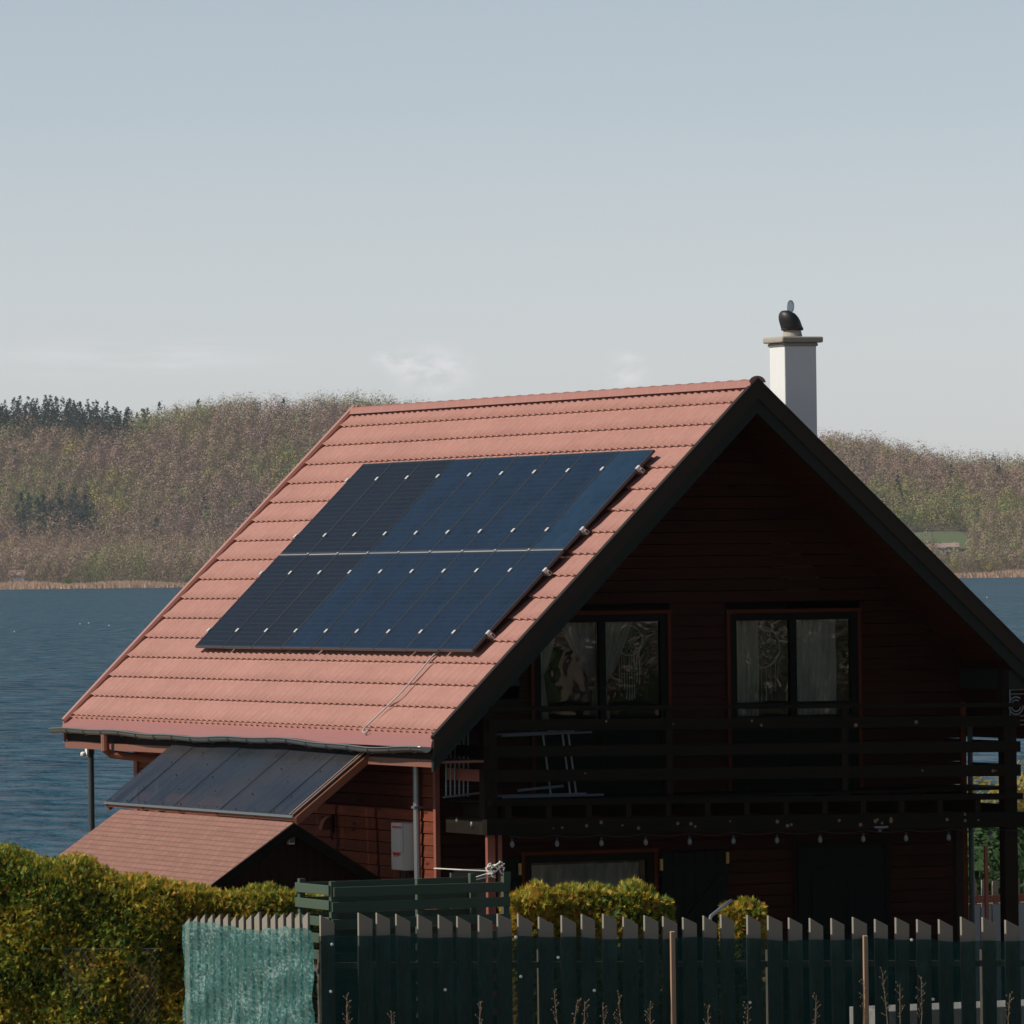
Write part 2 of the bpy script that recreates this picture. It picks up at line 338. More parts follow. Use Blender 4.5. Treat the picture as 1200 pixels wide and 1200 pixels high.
def dusty_lit_net():
    m, nt, b = newmat('dusty net with sunlit tone'); nt.nodes.remove(b); out = [n for n in nt.nodes if n.type == 'OUTPUT_MATERIAL'][0]
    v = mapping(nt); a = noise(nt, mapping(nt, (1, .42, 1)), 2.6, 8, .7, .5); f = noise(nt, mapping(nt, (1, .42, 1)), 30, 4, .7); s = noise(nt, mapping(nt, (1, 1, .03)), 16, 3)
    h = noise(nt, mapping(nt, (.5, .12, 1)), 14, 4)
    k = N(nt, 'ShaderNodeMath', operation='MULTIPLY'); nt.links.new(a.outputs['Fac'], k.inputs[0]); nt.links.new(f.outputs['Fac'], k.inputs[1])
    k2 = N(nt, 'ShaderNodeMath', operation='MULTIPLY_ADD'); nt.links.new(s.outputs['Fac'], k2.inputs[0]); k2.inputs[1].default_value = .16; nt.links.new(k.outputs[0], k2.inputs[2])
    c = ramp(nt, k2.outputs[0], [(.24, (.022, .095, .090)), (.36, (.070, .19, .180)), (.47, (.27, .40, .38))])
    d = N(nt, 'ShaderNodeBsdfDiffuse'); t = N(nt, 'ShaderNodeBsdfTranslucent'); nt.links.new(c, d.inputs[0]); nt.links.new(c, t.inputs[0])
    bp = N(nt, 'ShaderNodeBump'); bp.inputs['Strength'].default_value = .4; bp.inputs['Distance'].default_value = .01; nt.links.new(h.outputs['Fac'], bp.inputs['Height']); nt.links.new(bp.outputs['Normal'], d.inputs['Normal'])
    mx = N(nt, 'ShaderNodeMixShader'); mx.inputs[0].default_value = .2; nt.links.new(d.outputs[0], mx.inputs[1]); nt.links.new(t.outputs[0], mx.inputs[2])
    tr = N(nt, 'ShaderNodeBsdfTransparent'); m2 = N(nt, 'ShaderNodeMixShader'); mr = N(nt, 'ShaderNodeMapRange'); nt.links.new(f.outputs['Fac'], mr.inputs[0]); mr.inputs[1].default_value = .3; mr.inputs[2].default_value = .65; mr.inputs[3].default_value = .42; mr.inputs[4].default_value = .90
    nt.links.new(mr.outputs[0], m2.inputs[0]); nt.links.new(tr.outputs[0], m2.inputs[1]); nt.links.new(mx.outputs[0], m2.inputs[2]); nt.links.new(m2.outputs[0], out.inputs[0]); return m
M['net_lit'] = dusty_lit_net()  # same net round the corner: sunlight brightened into the colour, plus dust mottling

def leaf_mat(name, stops, rough=.6, trans=.25, attr='tint', ncol=.25):
    m, nt, b = newmat(name); a = N(nt, 'ShaderNodeAttribute'); a.attribute_name = attr
    c = ramp(nt, a.outputs['Fac'], stops); nt.links.new(c, b.inputs['Base Color']); b.inputs['Roughness'].default_value = rough
    b.inputs['Specular IOR Level'].default_value = .25
    if trans:
        out = [n for n in nt.nodes if n.type == 'OUTPUT_MATERIAL'][0]
        t = N(nt, 'ShaderNodeBsdfTranslucent'); nt.links.new(c, t.inputs[0]); mx = N(nt, 'ShaderNodeMixShader'); mx.inputs[0].default_value = trans
        nt.links.new(b.outputs[0], mx.inputs[1]); nt.links.new(t.outputs[0], mx.inputs[2]); nt.links.new(mx.outputs[0], out.inputs[0])
    return m
M['thuja'] = leaf_mat('golden thuja sprays', [(0, (.05, .115, .028)), (.3, (.16, .24, .038)), (.58, (.42, .37, .045)), (.86, (.64, .43, .06)), (1, (.56, .27, .06))], .6, .35)
M['thuja_core'] = pm('thuja dark core', (.006, .010, .005), (.018, .024, .009), 12, .95, bmp=.8, bd=.05)  # near-black: the shade between the sprays is in this colour
M['wood_far'] = leaf_mat('far deciduous crowns', [(0, (.31, .205, .165)), (.34, (.33, .235, .17)), (.55, (.29, .225, .13)), (.72, (.24, .23, .09)), (.86, (.18, .26, .07)), (1, (.42, .34, .07))], .9, .12)
M['conifer_far'] = leaf_mat('far conifer crowns', [(0, (.016, .032, .026)), (1, (.045, .075, .045))], .9, 0)
M['bare_far'] = leaf_mat('far bare poplar twigs', [(0, (.34, .235, .16)), (.6, (.50, .34, .21)), (1, (.62, .40, .22))], .9, .1)
M['reed'] = leaf_mat('dry reed', [(0, (.55, .36, .23)), (1, (.80, .56, .38))], .9, .1)
M['green_leaf'] = leaf_mat('fresh green leaves', [(0, (.04, .085, .018)), (.6, (.10, .17, .03)), (1, (.20, .23, .04))], .6, .3)
M['yellow_leaf'] = leaf_mat('yellow spring leaves', [(0, (.20, .16, .03)), (1, (.42, .32, .06))], .7, .3)
M['dark_leaf'] = leaf_mat('dark green needles', [(0, (.018, .045, .018)), (1, (.06, .12, .035))], .7, .15)
M['ground'] = pm('garden ground', (.045, .055, .022), (.12, .10, .055), 1.1, .95, bmp=.8, bd=.05)
M['hill'] = pm('forest floor', (.045, .04, .022), (.085, .065, .04), .03, .95, bmp=0)
M['field'] = pm('spring field', (.055, .09, .035), (.085, .115, .045), .02, .95, bmp=0)

def water_mat():
    m, nt, b = newmat('lake water')
    g = N(nt, 'ShaderNodeNewGeometry')
    def wn(sc, rot, scale, det=4, rough=.6):
        mp = N(nt, 'ShaderNodeMapping'); nt.links.new(g.outputs['Position'], mp.inputs[0]); mp.inputs['Rotation'].default_value = (0, 0, R(rot)); mp.inputs['Scale'].default_value = sc
        return noise(nt, mp.outputs[0], scale, det, rough)
    a = wn((1, .45, 1), 25, .55, 6, .62); c = wn((.35, 1, 1), -66, .035, 4); big = wn((.25, 1, 1), -66, .012, 3)
    col = ramp(nt, c.outputs['Fac'], [(.3, (.010, .054, .092)), (.7, (.026, .094, .140))])
    nt.nodes.remove(b); out = [n for n in nt.nodes if n.type == 'OUTPUT_MATERIAL'][0]
    df = N(nt, 'ShaderNodeBsdfDiffuse'); nt.links.new(col, df.inputs[0]); gl = N(nt, 'ShaderNodeBsdfGlossy'); gl.inputs['Roughness'].default_value = .12
    mr = N(nt, 'ShaderNodeMapRange'); nt.links.new(big.outputs['Fac'], mr.inputs[0]); mr.inputs[1].default_value = .3; mr.inputs[2].default_value = .7; mr.inputs[3].default_value = .7; mr.inputs[4].default_value = 1.0
    bp = N(nt, 'ShaderNodeBump'); bp.inputs['Distance'].default_value = WAVE; nt.links.new(mr.outputs[0], bp.inputs['Strength'])
    nt.links.new(a.outputs['Fac'], bp.inputs['Height']); nt.links.new(bp.outputs[0], gl.inputs['Normal']); nt.links.new(bp.outputs[0], df.inputs['Normal'])
    fr = ramp(nt, a.outputs['Fac'], [(.38, (.04, .04, .04)), (.62, (.46, .46, .46))])   # wave faces turned to the viewer mirror little, tilted-back ones more
    mx = N(nt, 'ShaderNodeMixShader'); nt.links.new(fr, mx.inputs[0]); nt.links.new(df.outputs[0], mx.inputs[1]); nt.links.new(gl.outputs[0], mx.inputs[2]); nt.links.new(mx.outputs[0], out.inputs[0]); return m
WAVE = 2.2
M['water'] = water_mat()
# ------------------------------------------------------------------ the house
W_, H_, LEN = 4.36655, 4.29706, 13.109          # left half width, ridge height over the eave, ridge length
S_ = math.hypot(W_, H_); MR = .9166; RW = 4.69   # right slope, right half width
YW, YB = 1.4, 11.9                               # gable wall, rear wall
GZ = -3.7                                        # garden level at the house
def zl(x): return H_ + x * H_ / W_               # left roof plane (x negative)
def zr(x): return H_ - x * MR
house = empty('timber_house', (0, 6, GZ), 'dark red-brown timber house with a steep pink-red tiled roof, white chimney and shaded balcony', 'house')

def tile_slope(name, y0, y1, P, D, Nn, length, parent, first, step=.3765):
    """corrugated stepped metal tile: P ridge point, D downslope unit, Nn normal"""
    pitch = .2; per = 10; nc = int((y1-y0)/pitch*per)+1
    ys = np.linspace(y0, y1, nc); ph = (ys-y0)/pitch*2*np.pi
    wave = (.5+.5*np.cos(ph))
    rows = []; v = 0; cuts = [first+k*step for k in range(40) if first+k*step < length-.02] + [length]
    prev = 0.
    for ci, c in enumerate(cuts):
        for t in (0, .10, .25, .6, .97, 1.0):
            vv = prev+(c-prev)*t - (.03 if t == 0 and ci else 0)
            rows.append((vv, (-.010 if t == 0 else -.006+.010*t), 1.0, t))
        prev = c
    V = np.zeros((len(rows), nc, 3)); P = np.array(P); D = np.array(D); Nn = np.array(Nn)
    for i, (vv, o, am, t) in enumerate(rows):
        ovh = .018*wave*(t == 1.0)
        off = o + np.interp(t, (0, .10, .25, .9, .97, 1), (.002, .018, .025, .030, .046, .054))*wave - .020
        V[i] = P + D*(vv+0*ovh)[:, None] + Nn*off[:, None]; V[i, :, 1] = ys
    nr = len(rows); idx = np.arange(nr*nc).reshape(nr, nc)
    F = np.stack([idx[:-1, :-1], idx[1:, :-1], idx[1:, 1:], idx[:-1, 1:]], -1).reshape(-1, 4)
    # underside lip at the eave
    lip = V[-1] - Nn*.03; V = np.concatenate([V.reshape(-1, 3), lip]); b0 = (nr-1)*nc; b1 = nr*nc
    k = np.arange(nc-1); F = np.concatenate([F, np.stack([b0+k, b1+k, b1+k+1, b0+k+1], -1)])
    return npmesh(name, V, F, M['tile'], parent)
DL = (-W_/S_, 0, -H_/S_); NL = (-H_/S_, 0, W_/S_)
q = math.hypot(1, MR); DR = (1/q, 0, -MR/q); NR = (MR/q, 0, 1/q)
roof = tile_slope('roof', .03, LEN-.02, (0, 0, H_), DL, NL, S_-.10, house, .33)
roof['label'] = 'sunlit pink-red metal tile slope facing left'
roofR = tile_slope('roof', .03, LEN-.02, (0, 0, H_), DR, NR, RW*q, house, .33)
for n_, (z_, X_) in enumerate(((zl, -W_+.04), (zr, RW-.04))):
    sg = -1 if n_ == 0 else 1
    b = MB()
    nb = 38
    for i in range(nb):      # soffit boards running along the ridge direction
        xa = X_*i/nb; xb = X_*(i+.94)/nb
        za, zb = z_(xa)-.10, z_(xb)-.10
        b.hexa([(xa, .06, za-.16), (xb, .06, zb-.16), (xb, LEN-.06, zb-.16), (xa, LEN-.06, za-.16), (xa, .06, za+.03), (xb, .06, zb+.03), (xb, LEN-.06, zb+.03), (xa, LEN-.06, za+.03)])
    b.build('soffit', M['soffit'], house)
# ridge caps with raised joints
b = MB(); n = 34
for i in range(n):
    y0 = .0 + (LEN-.0)*i/n; y1 = y0 + LEN/n
    prof = []
    for k in range(9):
        t = math.pi*k/8; prof.append((math.cos(t)*(.105 if k in (0, 8) else .088), math.sin(t)*.055-.012 if k not in (0, 8) else -.058))
    r1 = [(x, y0, H_+.0+z) for x, z in prof]; r2 = [(x*1.0, y1-.05, H_+.0+z) for x, z in prof]
    r3 = [(x*1.08, y1-.04, H_+.004+z*1.08) for x, z in prof]; r4 = [(x*1.08, y1, H_+.004+z*1.08) for x, z in prof]
    vs = r1+r2+r3+r4; b.add(vs, [(a*9+k, a*9+k+1, a*9+k+10, a*9+k+9) for a in range(3) for k in range(8)])
b.add([(math.cos(math.pi*k/8)*.115, -.012, H_+math.sin(math.pi*k/8)*.085) for k in range(9)], [tuple(range(9))])
b.build('ridge_cap', M['ridge'], house)
# verge boards on the front gable, outer metal board over an inner board
for z_, X_ in ((zl, -W_-.02), (zr, RW+.02)):
    for nm, mt, top, bot, ya, yb in (('verge_board', 'outer_verge', .05, -.195, -.03, .028), ('verge_board', 'inner_verge', -.17, -.375, -.004, .055)):
        b = MB()
        b.hexa([(0, ya, z_(0)+bot), (X_, ya, z_(X_)+bot), (X_, yb, z_(X_)+bot), (0, yb, z_(0)+bot), (0, ya, z_(0)+top), (X_, ya, z_(X_)+top), (X_, yb, z_(X_)+top), (0, yb, z_(0)+top)])
        b.build(nm, M[mt], house)
b = MB()
for z_, X_ in ((zl, -W_-.02), (zr, RW+.02)):      # rolled metal edge along the front verge, over the tiles
    b.hexa([(0, -.036, z_(0)+.02), (X_, -.036, z_(X_)+.02), (X_, .07, z_(X_)+.02), (0, .07, z_(0)+.02), (0, -.036, z_(0)+.062), (X_, -.036, z_(X_)+.062), (X_, .07, z_(X_)+.056), (0, .07, z_(0)+.056)])
b.build('verge_flashing', M['outer_verge'], house)
b = MB()   # rear verge
for z_, X_ in ((zl, -W_-.02), (zr, RW+.02)):
    b.tube([(0, LEN-.02, z_(0)+.04), (X_, LEN-.02, z_(X_)+.04)], .05, 8)
    b.hexa([(0, LEN-.02, z_(0)-.25), (X_, LEN-.02, z_(X_)-.25), (X_, LEN+.03, z_(X_)-.25), (0, LEN+.03, z_(0)-.25), (0, LEN-.02, z_(0)+.06), (X_, LEN-.02, z_(X_)+.06), (X_, LEN+.03, z_(X_)+.06), (0, LEN+.03, z_(0)+.06)])
b.build('rear_verge_trim', M['ridge'], house)
# eave flashing, fascia, gutters
b = MB(); b.hexa([(-W_-.05, .0, -.105), (-W_-.02, .0, -.105), (-W_-.02, LEN, -.105), (-W_-.05, LEN, -.105), (-W_-.035, .0, -.028), (-W_+.10, .0, .072), (-W_+.10, LEN, .072), (-W_-.035, LEN, -.028)])
b.build('eave_flashing', M['flash'], house)
b = MB(); b.box((-W_+.02, .04, -.25), (-W_+.05, LEN-.03, -.12)); b.build('eave_fascia', M['darkboard_y'], house)  # upper board kept dark: the gutter's shadow put into its colour
b = MB(); b.box((-W_-.012, .04, -.345), (-W_+.03, LEN-.03, -.252)); b.box((-W_+.032, .06, -.30), (-3.70, LEN-.06, -.27))
b.build('eave_fascia', M['fasciawood'], house)
def gutter(x, z0):
    b = MB(); n = 60; seg = 9; r = .066; rings = []
    for i in range(n+1):
        y = -.02 + (LEN+.16)*i/n
        dz = -.0 - .016*math.sin(y*.9+.5) - .03*math.exp(-((y-2.2)/1.6)**2) + .008*math.sin(y*3.1)
        jr = 1.0
        for rr in (r, r-.008):
            rings.append([(x+math.cos(math.pi+math.pi*k/(seg-1))*rr*jr, y, z0+dz+math.sin(math.pi+math.pi*k/(seg-1))*rr) for k in range(seg)])
    vs = [v for g in rings for v in g]; fs = []
    for i in range(n):
        for o in (0, 1):
            for k in range(seg-1):
                a = (2*i+o)*seg+k; c = a+2*seg; fs.append((a, a+1, c+1, c))
        for k in (0, seg-1):
            a = 2*i*seg+k; fs.append((a, a+seg, a+3*seg, a+2*seg))
    b.add(vs, fs)
    for e in (0, n): b.add([rings[2*e][k] for k in range(seg)], [tuple(range(seg))])
    # rolled lip
    b.tube([(x-r, -.02 + (LEN+.16)*i/n, z0+.004 - .016*math.sin((-.02 + (LEN+.16)*i/n)*.9+.5) - .03*math.exp(-(((-.02 + (LEN+.16)*i/n)-2.2)/1.6)**2) + .008*math.sin((-.02 + (LEN+.16)*i/n)*3.1)) for i in range(n+1)], .010, 6)
    g = b.build('gutter', M['zinc'], house, smooth=True)
    for i in range(19):
        b = MB(); y = .35+i*.68; dz = -.016*math.sin(y*.9+.5) - .03*math.exp(-((y-2.2)/1.6)**2) + .008*math.sin(y*3.1)
        b.tube([(x+math.cos(math.pi+math.pi*k/8)*(r+.006), y, z0+dz+math.sin(math.pi+math.pi*k/8)*(r+.006)) for k in range(9)], .008, 5)
        b.build('bracket', M['zinc'], g)
gutter(-W_-.115, -.085)
b = MB(); b.tube([(RW+.10, -.02, -.06), (RW+.10, LEN+.1, -.08)], .06, 10); b.build('gutter', M['zinc'], house)
b = MB(); b.tube([(-4.48, 11.2, -.13), (-4.48, 11.2, -.34), (-4.40, 11.2, -.40), (-3.86, 10.9, -.47), (-3.82, 10.9, -.6), (-3.82, 10.9, GZ+.1)], .058, 10); b.build('downpipe', M['pipe_copper'], house)
b = MB(); b.tube([(-3.83, 1.87, -.30), (-3.83, 1.87, -1.0), (-3.82, 1.86, GZ+.1)], .042, 12)
for z in (-.9, -2.2): b.box((-3.88, 1.82, z), (-3.76, 1.92, z+.03))
b.build('downpipe', M['pipe_grey'], house)
b = MB(); b.tube([(3.56, 1.32, .0), (3.56, 1.32, GZ+.1)], .035, 10); b.build('downpipe', M['pole'], house)

# walls from boards
XL, XR = -3.76, 3.50
P_ = .147
openings = [(-2.49, -.57, -.80, 1.51), (.19, 2.07, -.80, 1.50), (-2.60, -.84, -2.9, -1.50), (1.20, 2.36, GZ, -1.50)]
b = MB(); z = GZ
while z < H_-.3:
    z1 = z+P_-.010
    xa = max(XL, (z1+.18-H_)*W_/H_) ; xb = min(XR, (H_-z1-.18)/MR); xa0 = max(XL, (z+.18-H_)*W_/H_) ; xb0 = min(XR, (H_-z-.18)/MR)
    if xb > xa:
        segs = [(xa, xb)]
        for (o0, o1, oz0, oz1) in openings:
            if z1 > oz0 and z < oz1:
                ns = []
                for s0, s1 in segs:
                    if o1 <= s0 or o0 >= s1: ns.append((s0, s1)); continue
                    if o0 > s0: ns.append((s0, o0))
                    if o1 < s1: ns.append((o1, s1))
                segs = ns
        for s0, s1 in segs:
            if s1-s0 > .02:
                j = random.uniform(-.002, .002)
                l0 = xa0 if s0 == xa else s0; l1 = xb0 if s1 == xb else s1
                b.hexa([(l0, YW-.000+j, z), (l1, YW-.000+j, z), (l1, YW+.04, z), (l0, YW+.04, z), (s0, YW+.008+j, z1), (s1, YW+.010+j, z1), (s1, YW+.04, z1), (s0, YW+.04, z1)])
    z += P_
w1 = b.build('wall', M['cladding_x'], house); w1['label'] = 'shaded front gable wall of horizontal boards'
bs = [MB(), MB()]; z = GZ
while z < .30:
    z1 = z+P_-.010; j = random.uniform(-.002, .002)
    for q_, (x0, sg) in enumerate(((XL, 1), (XR, -1))):
        bs[q_].hexa([(x0+sg*(-.004+j), YW+.045, z), (x0+sg*.04, YW+.045, z), (x0+sg*.04, YB, z), (x0+sg*(-.004+j), YB, z), (x0+sg*(.010+j), YW+.045, z1), (x0+sg*.04, YW+.045, z1), (x0+sg*.04, YB, z1), (x0+sg*(.010+j), YB, z1)])
    z += P_
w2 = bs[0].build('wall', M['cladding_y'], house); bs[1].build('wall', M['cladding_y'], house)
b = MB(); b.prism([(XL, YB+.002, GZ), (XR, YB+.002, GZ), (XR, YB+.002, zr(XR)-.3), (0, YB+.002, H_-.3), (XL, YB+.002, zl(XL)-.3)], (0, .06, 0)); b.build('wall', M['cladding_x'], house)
for x in (XL-.03, XR-.03):
    b = MB(); b.box((x, YW-.035, GZ), (x+.06, YW+.04, .28)); b.build('corner_board', M['redpost'] if x < 0 else M['cladding_y'], house)
b = MB(); b.box((XL-.03, YB-.06, GZ), (XL+.03, YB+.07, .28)); b.build('corner_board', M['redpost'], house)
# rear wall framing seen under the far end of the eave
# interior: dim rooms behind the windows (inner lining, floor)
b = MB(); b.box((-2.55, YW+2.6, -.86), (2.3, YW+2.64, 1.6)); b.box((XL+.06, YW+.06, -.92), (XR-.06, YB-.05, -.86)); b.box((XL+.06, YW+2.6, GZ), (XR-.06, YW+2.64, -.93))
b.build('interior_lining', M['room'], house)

# windows: glazed balcony doors
def window(x0, x1, z0, z1, mull, trim=True, zs=.16):
    b = MB(); f = .075; y0, y1 = YW-.02, YW+.05
    fr = f+.02
    b.box((x0, y0, z0), (x0+fr, y1, z1)); b.box((x1-fr, y0, z0), (x1, y1, z1)); b.box((x0+fr, y0, z1-fr), (x1-fr, y1, z1)); b.box((x0+fr, y0, z0), (x1-fr, y1, z0+fr))
    for m_ in mull: b.box((m_-.045, y0-.004, z0+fr), (m_+.045, y1, z1-fr))
    w = b.build('window', M['frame_dark'], house, bevel=.004)
    if trim:
        b = MB(); t = .045
        b.box((x0-t, YW-.035, z0), (x0, YW-.005, z1)); b.box((x1, YW-.035, z0), (x1+t, YW-.005, z1)); b.box((x0-t-.01, YW-.04, z1), (x1+t+.01, YW-.005, z1+t))
        b.build('trim', M['trim'], w)
    xs = [x0+fr]+[m_ for m_ in mull]+[x1-fr]
    if zs is not None:
        b = MB(); b.box((x0+fr, y0+.012, z0+fr), (x1-fr, y1-.01, zs)); b.box((x0+fr, y0+.008, .27), (x1-fr, y1-.005, .33)); b.build('kick_panel', M['frame_dark'], w)
    for i in range(len(xs)-1):
        b = MB(); a = xs[i]+(.045 if i else 0); c = xs[i+1]-(.045 if i < len(xs)-2 else 0)
        zz = zs if zs is not None else z0+fr
        b.add([(a, YW+.02, zz), (c, YW+.02, zz), (c, YW+.02, z1-fr), (a, YW+.02, z1-fr)], [(0, 1, 2, 3)]); b.build('pane', M['glass'], w)
    return w
wA = window(-2.49+.05, -.57-.05, -.8, 1.46, [-1.51]); wB = window(.19+.05, 2.07-.05, -.8, 1.45, [1.12])
def curtain(win, mat, y, fx0, fx1, z0, z1, folds=7, amp=.02, n=36, rows=24):
    V = []; F = []
    for j in range(rows+1):
        z = z0+(z1-z0)*j/rows; a, c = fx0(z), fx1(z)
        for i in range(n+1):
            u = i/n; V.append((a+(c-a)*u, y+amp*math.sin(u*folds*2*math.pi+.6*math.sin(j*.4)), z))
    for j in range(rows):
        for i in range(n):
            a = j*(n+1)+i; F.append((a, a+1, a+n+2, a+n+1))
    b = MB(); b.add(V, F); return b.build('curtain', M[mat], win, smooth=True)
def tied(z, zt, wide, tight):    # gathered at zt
    t = (z-zt)
    return tight+(wide-tight)*min(1, max(0, t)/1.1)**.7 if t > 0 else tight+.35*(-t)*0.4
curtain(wA, 'curtain_thick', YW+.16, lambda z: -2.34, lambda z: -2.34+tied(z, .72, .42, .10), .02, 1.42, 5, .02)
curtain(wA, 'curtain', YW+.20, lambda z: -1.49, lambda z: -1.49+tied(z, .62, .62, .11), .02, 1.42, 6, .02)
curtain(wA, 'curtain', YW+.24, lambda z: -1.49-tied(z, .62, .62, .02)*1.0, lambda z: -1.49, .3, 1.42, 5, .02)
curtain(wB, 'curtain', YW+.16, lambda z: .30, lambda z: .72, .02, 1.42, 6, .015)
curtain(wB, 'curtain', YW+.16, lambda z: 1.16, lambda z: 1.80, .02, 1.42, 9, .015)
# ground floor window with a cafe curtain
wC = window(-2.60, -.84, -2.9, -1.50, [], True, None)
curtain(wC, 'curtain', YW+.14, lambda z: -2.45, lambda z: -.98, -2.8, -1.63, 13, .02)
# shutters
def shutter(x0, x1):
    b = MB(); n = 6
    for i in range(n): b.box((x0+(x1-x0)*i/n+.003, YW-.07, -2.95), (x0+(x1-x0)*(i+1)/n-.003, YW-.045, -1.52))
    for z in (-1.72, -2.75): b.box((x0, YW-.095, z-.05), (x1, YW-.071, z+.05))
    b.bar((x0+.06, YW-.083, -2.68), (x1-.06, YW-.083, -1.80), .022, .09, up=(1, 0, .5))
    s = b.build('shutter', M['doorgreen'], house)
    return s
s1 = shutter(-3.14, -2.68); s2 = shutter(-.76, .15)
for par, pts in ((s1, [(-2.70, -1.66)]), (s2, [(-.78, -1.66), (.13, -1.60)])):
    for x, z in pts:
        b = MB(); b.box((x-.02, YW-.108, z-.07), (x+.02, YW-.096, z+.07)); b.tube([(x, YW-.112, z-.06), (x, YW-.112, z+.06)], .012, 6); b.build('hinge', M['brass'], par)
# door with arched panels
b = MB(); b.box((1.20, YW-.015, GZ), (2.36, YW+.03, -1.50)); d = b.build('door', M['doorgreen'], house)
b = MB()
for x0, x1 in ((1.33, 1.72), (1.84, 2.23)):
    for z0, z1 in ((GZ+.3, -2.75), (-2.6, -1.75)):
        pts = [(x0, YW-.03, z0), (x1, YW-.03, z0), (x1, YW-.03, z1-.1)] + [(x1-(x1-x0)*k/6, YW-.03, z1-.1+.09*math.sin(math.pi*k/6)) for k in range(1, 6)] + [(x0, YW-.03, z1-.1)]
        b.prism(pts, (0, .013, 0))
b.build('door_panel', M['doorgreen'], d, bevel=.008)
b = MB(); b.tube([(1.27, YW-.02, -2.55), (1.27, YW-.07, -2.55), (1.38, YW-.07, -2.55)], .01, 6); b.build('handle', M['brass'], d)
b = MB(); b.box((1.13, YW-.03, GZ), (1.198, YW-.006, -1.44)); b.box((2.362, YW-.03, GZ), (2.43, YW-.006, -1.44)); b.box((1.198, YW-.03, -1.498), (2.362, YW-.006, -1.44)); b.build('door_frame', M['frame_dark'], d)

# balcony
def zt(x, z): return z - .0125*(x+3.49)
bal = MB()
for i in range(20):
    y0 = .10+i*(YW-.14)/20 if False else .12+i*.063
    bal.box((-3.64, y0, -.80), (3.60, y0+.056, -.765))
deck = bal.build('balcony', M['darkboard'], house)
deck['label'] = 'dark timber balcony across the gable'
def hboard(nm, zc0, zc1, y0, y1, xa=-3.64, xb=3.60, mt='darkboard', par=None):
    b = MB(); b.hexa([(xa, y0, zt(xa, zc0)), (xb, y0, zt(xb, zc0)), (xb, y1, zt(xb, zc0)), (xa, y1, zt(xa, zc0)), (xa, y0, zt(xa, zc1)), (xb, y0, zt(xb, zc1)), (xb, y1, zt(xb, zc1)), (xa, y1, zt(xa, zc1))])
    return b.build(nm, M[mt], par or deck)
hboard('handrail', .325, .375, -.03, .14)
for z0, z1 in ((.08, .215), (-.24, -.105), (-.54, -.395)): hboard('railing_board', z0, z1, .02, .05)
hboard('edge_board', -.83, -.755, -.03, .10)
for x in (-3.64, 3.60):
    for z0, z1, w in ((.325, .375, .08), (.08, .215, .03), (-.24, -.105, .03), (-.54, -.395, .03)):
        b = MB(); b.box((x-w/2, .145, zt(x, z0)), (x+w/2, YW-.04, zt(x, z1))); b.build('railing_board', M['redpost'] if x < 0 and z0 == -.54 else M['darkboard_y'], deck)
for x in (-1.22, 1.17): # rail posts
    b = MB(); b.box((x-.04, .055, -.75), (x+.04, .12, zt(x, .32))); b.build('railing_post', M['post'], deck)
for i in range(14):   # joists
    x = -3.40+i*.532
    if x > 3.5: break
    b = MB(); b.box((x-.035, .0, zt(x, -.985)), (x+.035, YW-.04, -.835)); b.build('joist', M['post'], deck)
hboard('beam', -1.18, -.99, -.02, .12, -3.70, 3.66)
for x in (-3.66, 3.5):
    b = MB(); b.box((x, .125, -1.18), (x+.1, YW-.04, -.99)); b.build('beam', M['darkboard_y'], deck)
# cut knots showing pale on beam and rails
kb = MB()
for k in range(34):
    x = random.uniform(-3.4, 3.4); z = random.choice([-1.08, -1.08, -1.12, -.47, .15, -1.03]) + random.uniform(-.04, .04); r = random.uniform(.008, .026)
    yy = -.022 if z < -.9 else .018
    kb.lathe((x, yy, zt(x, z)), [(r, .003), (r, -.001), (r*.2, -.002)], 8, 'y')
kn = kb.build('wood_knot', pm('pale knot wood', (.06, .035, .015), (.20, .13, .06), 20, .7, bmp=0), deck); kn['kind'] = 'stuff'
for (x0, x1, zb, ztp, mt) in ((-3.665, -3.49, -1.18, .62, 'post'), (3.42, 3.60, GZ, .75, 'post')):
    b = MB(); b.box((x0, .13, GZ if x0 > 0 else zb), (x1, .28, ztp)); b.build('post', M[mt], house)
b = MB(); b.box((-3.63, .13, GZ), (-3.53, .20, -1.182)); p_ = b.build('post', M['redpost'], house)  # same post as the dark one above; lit and shaded halves coloured apart
b = MB(); b.box((-3.49, .13, GZ), (-3.44, .18, -1.182)); b.build('post', M['redpost'], house)
b = MB(); b.box((3.14, .13, GZ), (3.18, .17, -1.5)); b.build('post', M['redpost'], house)
b = MB(); b.box((2.74, .14, GZ), (2.84, .24, -1.182)); b.build('post', M['post'], house)
# purlin ends and gable tie
for x, dz in ((-3.35, -.30), (3.6, -.30), ):
    z = (zl(x) if x < 0 else zr(x)) + dz
    b = MB(); b.box((x-.13, .06, z-.24), (x+.13, YW, z)); b.build('purlin', M['inner_verge'], house)
b = MB(); b.box((XL+.1, .06, .30), (-3.2, .10, .62)); b.build('bracket_board', M['darkboard'], house)
# vertical seam conduit on the wall
b = MB(); b.tube([(1.10, YW-.03, -1.2), (1.10, YW-.03, GZ)], .012, 6); b.build('conduit', M['post'], house)

